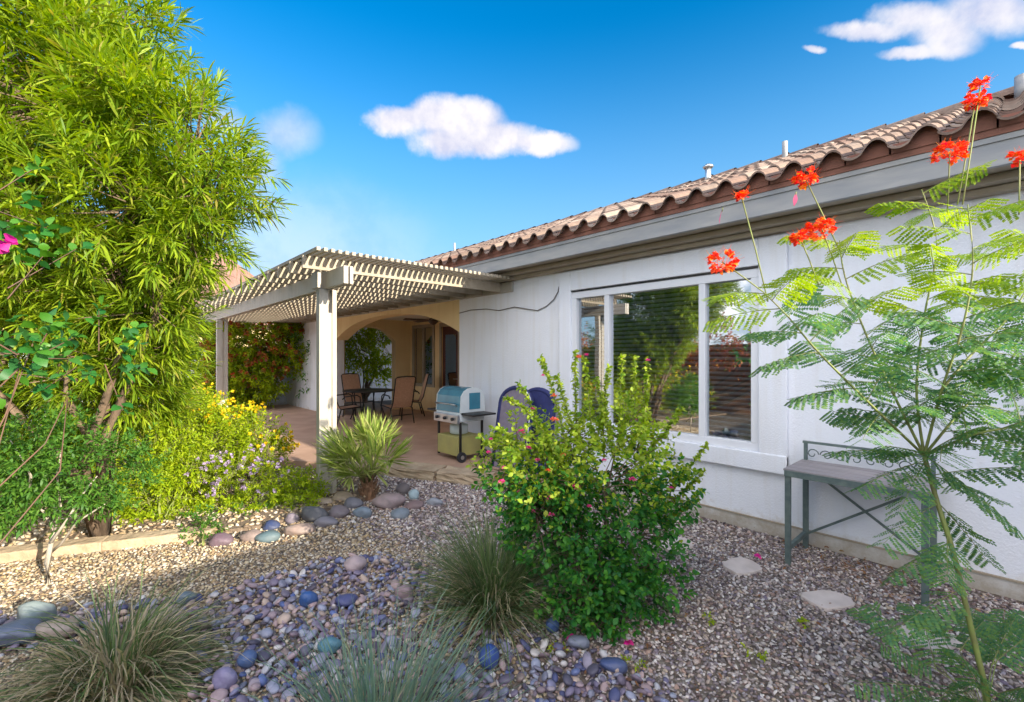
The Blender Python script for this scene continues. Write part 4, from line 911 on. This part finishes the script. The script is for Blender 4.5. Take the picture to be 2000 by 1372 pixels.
g3 = W(735, 1372, 1.72); g3.z = 0
grass('blue_grass', 'fine blue green grass clump at the bottom centre edge', g3, 620, (.45, .74), .9,
    [('green_blades', M['bluegrass'], .85, 1.0, .75, .7), ('dry_blades', M['straw'], .15, .8, .8, 1.2)], .006, rad=.13)
g4 = G(1000, 1320); 
# ================================================================== LANTANA
lb = G(1150, 1195); tl = GT(1195)
lob = [(1120, 1080, 2.95, 120), (1230, 1040, 3.0, 95), (1060, 1000, 2.95, 85), (1180, 940, 3.0, 110), (1070, 920, 3.05, 85), (1270, 960, 3.1, 65), (1150, 1150, 2.85, 85), (1230, 1130, 2.95, 70), (1000, 920, 3.05, 62), (1020, 870, 3.1, 45, 1, .7),
       (1110, 860, 3.1, 60, 1, .5), (1210, 850, 3.15, 60, 1, .4), (1185, 1215, 2.8, 40)]
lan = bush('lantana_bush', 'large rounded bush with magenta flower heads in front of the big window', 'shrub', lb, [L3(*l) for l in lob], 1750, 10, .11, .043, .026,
     M['lantana_leaf'], M['bark'], nstem=12, stem_r=.012, wide=.5, droop=.1, split=(.86, M['lantana_lit']), clump=.65)
# long upright shoots with small dense leaves
shoots = [((1110, 900), (1085, 760), (1055, 700)), ((1130, 880), (1120, 760), (1125, 690)), ((1160, 880), (1150, 770), (1140, 700)), ((1100, 900), (1040, 800), (990, 780)), ((1180, 880), (1175, 780), (1190, 720)),
          ((1210, 880), (1210, 780), (1215, 700)), ((1230, 880), (1245, 780), (1240, 700)), ((1245, 880), (1270, 790), (1262, 705)), ((1200, 900), (1180, 800), (1165, 740)), ((1280, 980), (1330, 940), (1380, 870)),
          ((1270, 1000), (1330, 980), (1375, 920)), ((1080, 900), (1000, 850), (945, 870)), ((1250, 900), (1300, 850), (1330, 800)), ((1290, 1020), (1340, 1000), (1370, 960)), ((1090, 890), (1060, 840), (1015, 750)), ((1140, 880), (1100, 800), (1090, 735))]
PB_, DB_, LB_, WB_ = [], [], [], []; mb = MB()
for sh in shoots:
    t = 3.0+random.uniform(-.1, .15); p = [np.array(list(W(x, y, t)-lb)) for x, y in sh]
    cur = np.array([(1-s)**2*p[0]+2*s*(1-s)*p[1]+s*s*p[2] for s in np.linspace(0, 1, 30)])
    mb.tube([tuple(c) for c in cur[::4]], .004, 5)
    for rep in range(7):
        PB_.append(cur); d = rdir(30)+np.array([0, 0, .35]); DB_.append(d); LB_.append(rng.uniform(.022, .045, 30)); WB_.append(rng.uniform(.015, .026, 30))
leaves('shoot_leaves', M['lantana_lit'], np.concatenate(PB_), np.concatenate(DB_), np.concatenate(LB_), np.concatenate(WB_), lan, .1, .5)
mb.build('shoots', M['greenstem'], lan, True)
for (px, py, t, mk, s_) in [(980, 943, 2.8, 'pink_fl', .03), (1077, 976, 2.75, 'pink_fl', .034), (1124, 953, 2.8, 'pink_fl', .034), (1236, 938, 2.85, 'pink_fl', .03), (1077, 1007, 2.75, 'pink_fl', .026), (1018, 845, 2.9, 'pink_fl', .032),
        (1032, 877, 2.85, 'pink_fl', .026), (995, 882, 2.9, 'pink_fl', .024), (955, 885, 2.9, 'pink_fl', .022), (1082, 822, 2.85, 'orange_fl', .034), (1132, 700, 3.0, 'orange_fl', .032), (1145, 695, 3.0, 'pink_fl', .022), (1015, 962, 2.8, 'pink_fl', .022),
        (1082, 775, 2.9, 'orange_fl', .026), (1212, 700, 3.05, 'pink_fl', .02), (1265, 705, 3.05, 'pink_fl', .02), (1310, 955, 2.9, 'pink_fl', .022), (1060, 735, 2.9, 'pink_fl', .018), (1070, 920, 2.8, 'orange_fl', .02), (1165, 760, 3.0, 'orange_fl', .02), (960, 860, 2.95, 'pink_fl', .022), (985, 915, 2.85, 'pink_fl', .024), (1050, 900, 2.8, 'pink_fl', .022), (1100, 890, 2.8, 'orange_fl', .022), (1150, 990, 2.75, 'pink_fl', .022), (1040, 1000, 2.75, 'pink_fl', .02), (1180, 900, 2.85, 'pink_fl', .02), (1040, 800, 2.95, 'pink_fl', .02), (1240, 820, 3.0, 'pink_fl', .018)]:
    c_ = np.array(list(W(px, py, t)-lb)); d = rdir(26); d[:, 2] = np.abs(d[:, 2])*.8; d[:, :2] -= np.array([.3, .3])
    leaves('flower_head', M[mk], np.tile(c_, (26, 1))+d*s_*.35, d, s_*.6, s_*.45, lan, 0, .6)
# fallen bracts
for (px, py, lab) in [(1228, 1270, 'magenta petal fallen on the gravel below the pink flowered bush'), (1480, 1098, 'magenta petal lying on the first stepping stone'), (1118, 1262, 'pink petal fallen beside the grey blue pebble')]:
    p = G(px, py); d = rdir(6); d[:, 2] = np.abs(d[:, 2])*.4
    o = leaves('fallen_petal', M['magenta'], np.zeros((6, 3))+[0, 0, .03], d, .035, .03); o.location = (p.x, p.y, .01); tag(o, lab, 'petal', 'magenta petals on the ground')
for (px, py, lab, s_) in [(1475, 1280, 'tiny yellow green weed in the gravel left of the third stepping stone', 30), (1385, 1215, 'tiny weed in the gravel between the bush and the bench', 18), (1575, 1225, 'tiny weed in the gravel below the second stepping stone', 20), (1235, 1305, 'small weed beside the dark blue pebble', 30), (1090, 1275, 'small green seedling among the pebbles under the pink flowered bush', 30)]:
    p = G(px, py); bush('weed', lab, 'weed', (p.x, p.y, 0), [((p.x, p.y, .02), (s_*.0016, s_*.0016, .015))], 2500, 6, .02, .022, .01, M['bright_leaf'], M['greenstem'], 'small weeds in the gravel', nstem=2, stem_r=.003, twigs=0)
# ================================================================== POINCIANA (feathery shrub at right)
pr_ = W(1948, 1372, 1.72); pr_.z = 0; pr_ = Vector((pr_.x, pr_.y, 0))
poi = empty('poinciana', pr_, 'tall feathery shrub with red and orange flower clusters in front of the right wall', 'shrub')
def R3(px, py, t): return W(px, py, t)-pr_
stems = MB()
def spath(pp, r0, r1, n=14):
    P_ = [np.array(list(R3(*p))) for p in pp]; k = len(P_)
    out = []
    for i in range(k-1):
        a = P_[max(i-1, 0)]; b_ = P_[i]; c_ = P_[i+1]; d = P_[min(i+2, k-1)]
        for s in np.linspace(0, 1, 6, endpoint=(i == k-2)):
            out.append(.5*((2*b_)+(-a+c_)*s+(2*a-5*b_+4*c_-d)*s*s+(-a+3*b_-3*c_+d)*s**3))
    stems.tube([tuple(q) for q in out], [r0+(r1-r0)*i/(len(out)-1) for i in range(len(out))], 7); return np.array(out)
trunk = [(1958, 1560, 1.72), (1930, 1372, 1.74), (1890, 1200, 1.78), (1862, 1080, 1.8), (1830, 980, 1.85), (1805, 890, 1.9)]
spath(trunk, .0105, .0085)
PINB, PIND, PINN, PINL = [], [], [], []   # leaflets lower
rach = MB()
def frond(base, d, Lf, nrm=None, young=False, npin=10, pl_=.085):  # young picks the leaflet colour painted as sunlit
    """bipinnate leaf"""
    d = Vector(d).normalized(); up = Vector(nrm) if nrm else Vector((random.gauss(0, .3), random.gauss(0, .3), 1)); sd = d.cross(up).normalized(); u2 = sd.cross(d).normalized()
    pts = []; base = Vector(base)
    for i in range(7):
        s = i/6; pts.append(base+d*Lf*s+Vector((0, 0, -1))*Lf*.16*s*s)
    rach.tube([tuple(p) for p in pts], [.0022-.0013*i/6 for i in range(7)], 4, cap=False)
    for i in range(npin):
        s = .16+.84*i/(npin-1); p = base+d*Lf*s+Vector((0, 0, -1))*Lf*.16*s*s; pl2 = pl_*(.5+.8*math.sin(math.pi*(.2+.65*s)))*.85
        for sg in (-1, 1):
            pd = (sd*sg+d*.45-Vector((0, 0, random.uniform(.35, .9)))+Vector([random.gauss(0, .08) for _ in range(3)])).normalized()
            nn = pd.cross(d).normalized(); 
            if nn.z < 0: nn = -nn
            m_ = 10; ss = (np.arange(m_)+.6)/m_; pb_ = np.array(list(p))[None]+np.array(list(pd))[None]*(ss*pl2)[:, None]
            ld = pd.cross(nn).normalized()
            for sg2 in (-1, 1):
                LD = np.tile(np.array(list(ld*sg2+pd*.45)), (m_, 1))+rng.normal(0, .08, (m_, 3))
                PINB.append(pb_); PIND.append(LD); PINL.append(np.full(m_, .019)*(1-.3*np.abs(ss-.5))*(pl2/.085)**.5); PINN.append((np.tile(np.array(list(nn)), (m_, 1)), np.full(m_, young)))
def add_fronds(path, n, Lr, lit_from=2, s0=.15, down=.0):
    k = len(path)
    for i in range(n):
        s = s0+(1-s0)*(i+.5)/n; idx = min(int(s*(k-1)), k-2); p = path[idx]+(path[idx+1]-path[idx])*(s*(k-1)-idx)
        ax = unit(path[idx+1]-path[idx]); az = i*2.4+random.uniform(-.4, .4)
        ref = np.array([0., 0, 1]) if abs(ax[2]) < .9 else np.array([1., 0, 0]); u = unit(np.cross(ax, ref)); w = np.cross(ax, u)
        d = (u*math.cos(az)+w*math.sin(az))*.95+ax*.45; d[2] = d[2]*.55+.12-down
        wz = p[2]; frond(p, d, random.uniform(*Lr)*(1-.25*s), None, wz > lit_from, random.randint(6, 8))
br_ = [[(1805, 890, 1.9), (1745, 770, 1.92), (1690, 650, 1.95), (1650, 540, 1.97), (1640, 470, 1.98)],
       [(1805, 890, 1.9), (1700, 790, 1.85), (1600, 690, 1.82), (1540, 620, 1.8), (1490, 570, 1.8)],
       [(1805, 890, 1.9), (1790, 760, 1.95), (1805, 620, 2.0), (1830, 480, 2.02), (1800, 370, 2.03)],
       [(1805, 890, 1.9), (1840, 760, 1.85), (1880, 640, 1.8), (1900, 520, 1.8), (1890, 400, 1.8)],
       [(1805, 890, 1.9), (1880, 800, 1.95), (1960, 720, 2.0), (2040, 600, 2.0), (2080, 480, 2.0)],
       [(1805, 890, 1.9), (1900, 850, 1.75), (1990, 830, 1.7), (2080, 790, 1.65)],
       [(1840, 760, 1.85), (1900, 690, 1.9), (1970, 620, 1.9), (2020, 540, 1.9)]]
for i, pth in enumerate(br_):
    c_ = spath(pth, .0058, .0022); add_fronds(c_, [17, 14, 18, 19, 17, 11, 12][i], (.22, .34), 1.8, .12)
tp_ = np.array([np.array(list(R3(*p))) for p in trunk])
# low leaves on the trunk
for (a, b_, L_) in [((1830, 985, 1.84), (1650, 1075, 1.7), .3), ((1810, 900, 1.9), (1620, 940, 1.8), .34), ((1855, 1060, 1.81), (1700, 1120, 1.75), .28), ((1835, 985, 1.85), (1930, 1080, 1.8), .22), ((1880, 1150, 1.78), (1680, 1240, 1.75), .32),
                    ((1850, 1050, 1.8), (1850, 1150, 1.6), .2), ((1808, 900, 1.9), (1750, 990, 1.75), .28), ((1815, 930, 1.9), (2000, 960, 2.0), .34), ((1815, 930, 1.9), (1960, 900, 1.8), .34), ((1805, 890, 1.9), (1640, 860, 1.95), .34), ((1805, 890, 1.9), (1990, 1010, 1.7), .3),
                    ((1805, 890, 1.9), (1700, 840, 1.8), .26), ((1805, 890, 1.9), (1860, 850, 1.8), .25)]:
    A_ = R3(*a); B2 = R3(*b_); frond(A_, B2-A_, L_, None, False, 8)
# seedling fronds near ground, lower right
for (px, py, t) in [(1780, 1260, 1.9), (1700, 1190, 2.3), (1860, 1210, 2.2), (1960, 1250, 2.0), (1840, 1310, 1.8), (1750, 1320, 1.9), (1990, 1180, 2.2), (1930, 1320, 1.7), (1900, 1170, 2.4), (1810, 1180, 2.4), (1980, 1340, 1.7), (1870, 1350, 1.65), (1770, 1160, 2.5)]:
    A_ = R3(1900, 1380, 1.9)*.4+R3(px, py, t)*.6; B2 = R3(px, py, t); 
    stems.tube([tuple(R3(1925, 1400, 1.8)), tuple(A_.lerp(R3(1925, 1400, 1.8), .5)+Vector((0, 0, .03))), tuple(A_)], .002, 5)
    for q in range(2): frond(A_, (B2-A_)+Vector([random.gauss(0, .05) for _ in range(3)]), random.uniform(.2, .3), None, False, 7, .07)
PBc, PDc, PLc = np.concatenate(PINB), np.concatenate(PIND), np.concatenate(PINL)
NN = np.concatenate([a for a, _ in PINN]); LIT = np.concatenate([b for _, b in PINN]).astype(bool)
for nme, msk, mt in (('foliage', ~LIT, M['poin']), ('sunlit_foliage', LIT, M['poin_lit'])):
    leaves(nme, mt, PBc[msk], PDc[msk], PLc[msk], PLc[msk]*.52, poi, 0, .6, NN[msk])
rach.build('leaf_stalks', M['greenstem'], poi, True)
fls = [((1410, 512, 1.8), (1490, 570, 1.8), .052), ((1572, 348, 1.98), (1640, 490, 1.98), .045), ((1605, 447, 1.9), (1645, 560, 1.96), .058), ((1563, 466, 1.9), (1600, 560, 1.9), .026), ((1855, 300, 1.95), (1850, 420, 2.02), .062),
       ((1905, 198, 1.95), (1870, 400, 1.9), .036), ((1915, 168, 1.95), (1880, 400, 1.85), .026), ((1449, 388, 1.8), (1500, 590, 1.8), .018), ((1992, 310, 1.9), (1990, 420, 1.9), .03)]
for (c_, s0, r_) in fls:
    C_ = R3(*c_); S0 = R3(*s0); mid = (C_+S0)/2+Vector((.01, 0, 0)); stems.tube([tuple(S0), tuple(mid), tuple(C_)], .0026, 5)
    nf = max(6, int(r_*420)); fc = rdir(nf)*r_*.62*np.array([1.15, 1.15, .8]); B_, D_, L_, W_ = sprigs(np.array(list(C_))+fc, unit(fc+np.array([0, 0, .01])), 7, .008, .022, .019, (15, 85), .4)
    fl = leaves('flower_cluster', M['red_fl'], B_, D_, L_, W_, poi, .05, .6)
    st = rdir(nf*2); st[:, 2] = np.abs(st[:, 2]); c2 = np.repeat(np.array(list(C_))+fc, 2, 0)
    twig_mesh(c2, c2+st*.045, .0009, 'stamens', M['red_fl'], fl)
for (px, py, dx, dy) in ((1412, 405, -6, 30), (1555, 375, -4, 26)):
    p = R3(px, py, 1.85); q = R3(px+dx, py+dy, 1.85); stems.tube([tuple(p), tuple(p.lerp(q, .3))], .002, 5)
    leaves('seed_pod', M['pod'], np.array([list(p)]), np.array([list(q-p)]), (q-p).length*1.1, .018, poi, 0, .6)
stems.build('stems', M['greenstem'], poi, True)
# ================================================================== SKY, SUN, CAMERA
FILL_CLD = 8.6
SUN = Vector((.13, -.95, .30)).normalized(); EL = math.asin(SUN.z); ROT = math.atan2(SUN.x, SUN.y)
w = bpy.data.worlds.new('World'); scn.world = w; w.use_nodes = True; nt = w.node_tree; bgN = nt.nodes['Background']
sky = N(nt, 'ShaderNodeTexSky'); sky.sky_type = 'NISHITA'; sky.sun_disc = False; sky.sun_elevation = EL; sky.sun_rotation = ROT; sky.air_density = 1.0; sky.dust_density = .6; sky.ozone_density = 2.5; sky.altitude = 300
hs = N(nt, 'ShaderNodeHueSaturation', i_Hue=.497, i_Saturation=1.5, i_Value=.62); nt.links.new(sky.outputs[0], hs.inputs['Color'])
tc = N(nt, 'ShaderNodeTexCoord')
def vdot(v, c):
    n = N(nt, 'ShaderNodeVectorMath', operation='DOT_PRODUCT'); nt.links.new(v, n.inputs[0]); n.inputs[1].default_value = c; return n.outputs['Value']
def mth(op, a, b=None, c=None, clamp=False):
    n = N(nt, 'ShaderNodeMath', operation=op, use_clamp=clamp)
    for i, x in enumerate((a, b, c)):
        if x is None: continue
        if isinstance(x, (int, float)): n.inputs[i].default_value = x
        else: nt.links.new(x, n.inputs[i])
    return n.outputs[0]
dv = tc.outputs['Generated']; fz = vdot(dv, (SF, CF, 0)); fzc = mth('MAXIMUM', fz, .05)
u = mth('DIVIDE', vdot(dv, (CF, -SF, 0)), fzc); v = mth('DIVIDE', vdot(dv, (0, 0, 1)), fzc)
n1 = N(nt, 'ShaderNodeTexNoise', i_Scale=9.0, i_Detail=7, i_Roughness=.6); nt.links.new(dv, n1.inputs['Vector'])
n2 = N(nt, 'ShaderNodeTexNoise', i_Scale=26.0, i_Detail=6, i_Roughness=.6); nt.links.new(dv, n2.inputs['Vector'])
noi = mth('ADD', mth('MULTIPLY', mth('SUBTRACT', n1.outputs['Fac'], .5), 1.4), mth('MULTIPLY', mth('SUBTRACT', n2.outputs['Fac'], .5), .9))
wx = mth('MULTIPLY', mth('SUBTRACT', n2.outputs['Fac'], .5), .035); n4 = N(nt, 'ShaderNodeTexNoise', i_Scale=19.0, i_Detail=6, i_Roughness=.62); nt.links.new(dv, n4.inputs['Vector']); wy = mth('MULTIPLY', mth('SUBTRACT', n4.outputs['Fac'], .5), .04)
u = mth('ADD', u, wx); v = mth('ADD', v, wy)
def blobs(lst):
    acc = None
    for (px, py, a, b_) in lst:
        uu = mth('DIVIDE', mth('SUBTRACT', u, (px-1000)/FP), a/FP); vv = mth('DIVIDE', mth('SUBTRACT', v, (HY-py)/FP), b_/FP)
        e = mth('SUBTRACT', 1.0, mth('ADD', mth('MULTIPLY', uu, uu), mth('MULTIPLY', vv, vv)))
        acc = e if acc is None else mth('SMOOTH_MAX', acc, e, .35)
    return acc
def cloud(lst, soft, nz, op):
    d = mth('ADD', blobs(lst), mth('MULTIPLY', noi, nz))
    n = N(nt, 'ShaderNodeMapRange', interpolation_type='SMOOTHSTEP'); nt.links.new(d, n.inputs['Value']); n.inputs['From Min'].default_value = 0; n.inputs['From Max'].default_value = soft
    n.inputs['To Max'].default_value = op; return mth('MULTIPLY', n.outputs[0], mth('GREATER_THAN', fz, .06))
c1 = cloud([(785, 236, 78, 38), (860, 225, 85, 52), (920, 235, 80, 52), (960, 272, 120, 42), (1060, 280, 75, 30), (880, 272, 90, 44)], .85, .5, .97)
c2 = cloud([(1700, 58, 110, 24), (1790, 38, 110, 42), (1850, 65, 90, 54), (1940, 25, 140, 56), (1780, 104, 75, 18), (1850, 92, 60, 32), (2100, 40, 120, 40), (1590, 97, 26, 10), (2000, 90, 30, 9)], 1.0, .6, .9)
c3 = cloud([(555, 262, 85, 62), (500, 330, 70, 90), (430, 240, 60, 40)], 1.4, .4, .6)
c4 = cloud([(520, 520, 420, 220)], 1.8, .25, .62)
# bright broken cloud added out of view to fill the shaded side with light
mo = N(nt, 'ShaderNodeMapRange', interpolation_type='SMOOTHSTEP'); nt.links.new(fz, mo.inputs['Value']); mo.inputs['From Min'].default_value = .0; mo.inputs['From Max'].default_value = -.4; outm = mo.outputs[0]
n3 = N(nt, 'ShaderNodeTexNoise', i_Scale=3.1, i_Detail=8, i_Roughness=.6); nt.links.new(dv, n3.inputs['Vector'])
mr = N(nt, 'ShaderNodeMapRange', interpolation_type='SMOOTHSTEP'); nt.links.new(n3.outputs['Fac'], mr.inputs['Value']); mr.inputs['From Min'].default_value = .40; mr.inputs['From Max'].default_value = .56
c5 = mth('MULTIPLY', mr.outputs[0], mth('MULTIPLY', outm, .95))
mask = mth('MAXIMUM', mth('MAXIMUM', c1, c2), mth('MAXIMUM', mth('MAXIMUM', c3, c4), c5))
hz = N(nt, 'ShaderNodeMapRange', interpolation_type='SMOOTHSTEP'); nt.links.new(vdot(dv, (0, 0, 1)), hz.inputs['Value']); hz.inputs['From Min'].default_value = .60; hz.inputs['From Max'].default_value = .08; hz.inputs['To Max'].default_value = .85
hm = N(nt, 'ShaderNodeMix', data_type='RGBA'); nt.links.new(hz.outputs[0], hm.inputs[0]); nt.links.new(hs.outputs['Color'], hm.inputs[6]); hm.inputs[7].default_value = (.86, 1.48, 2.1, 1)
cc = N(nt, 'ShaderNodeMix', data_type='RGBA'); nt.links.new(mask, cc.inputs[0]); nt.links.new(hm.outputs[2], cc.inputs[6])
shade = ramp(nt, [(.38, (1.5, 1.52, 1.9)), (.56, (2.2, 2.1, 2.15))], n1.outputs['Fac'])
sh2 = N(nt, 'ShaderNodeMix', data_type='RGBA'); nt.links.new(outm, sh2.inputs[0]); nt.links.new(shade, sh2.inputs[6]); sh2.inputs[7].default_value = (FILL_CLD*1.0, FILL_CLD*.96, FILL_CLD*.98, 1); nt.links.new(sh2.outputs[2], cc.inputs[7])
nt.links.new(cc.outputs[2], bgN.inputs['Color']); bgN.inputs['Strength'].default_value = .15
sl_ = bpy.data.lights.new('sun', 'SUN'); sl_.energy = 3.1; sl_.angle = math.radians(.5); sl_.color = (1, .9, .73)
so = bpy.data.objects.new('sun', sl_); col.objects.link(so); so.rotation_euler = SUN.to_track_quat('Z', 'Y').to_euler(); so.location = (0, 0, 20)
cam = bpy.data.cameras.new('camera'); cam.lens = FP/2000*36; cam.sensor_width = 36; cam.clip_end = 2000; cam.clip_start = .05; cam.shift_y = (HY-686)/2000
co = bpy.data.objects.new('camera', cam); col.objects.link(co); co.location = (0, 0, H); co.rotation_euler = (math.pi/2, 0, -YAW); scn.camera = co
scn.view_settings.view_transform = 'Standard'; scn.view_settings.look = 'None'; scn.view_settings.gamma = 1; scn.view_settings.exposure = 1.7
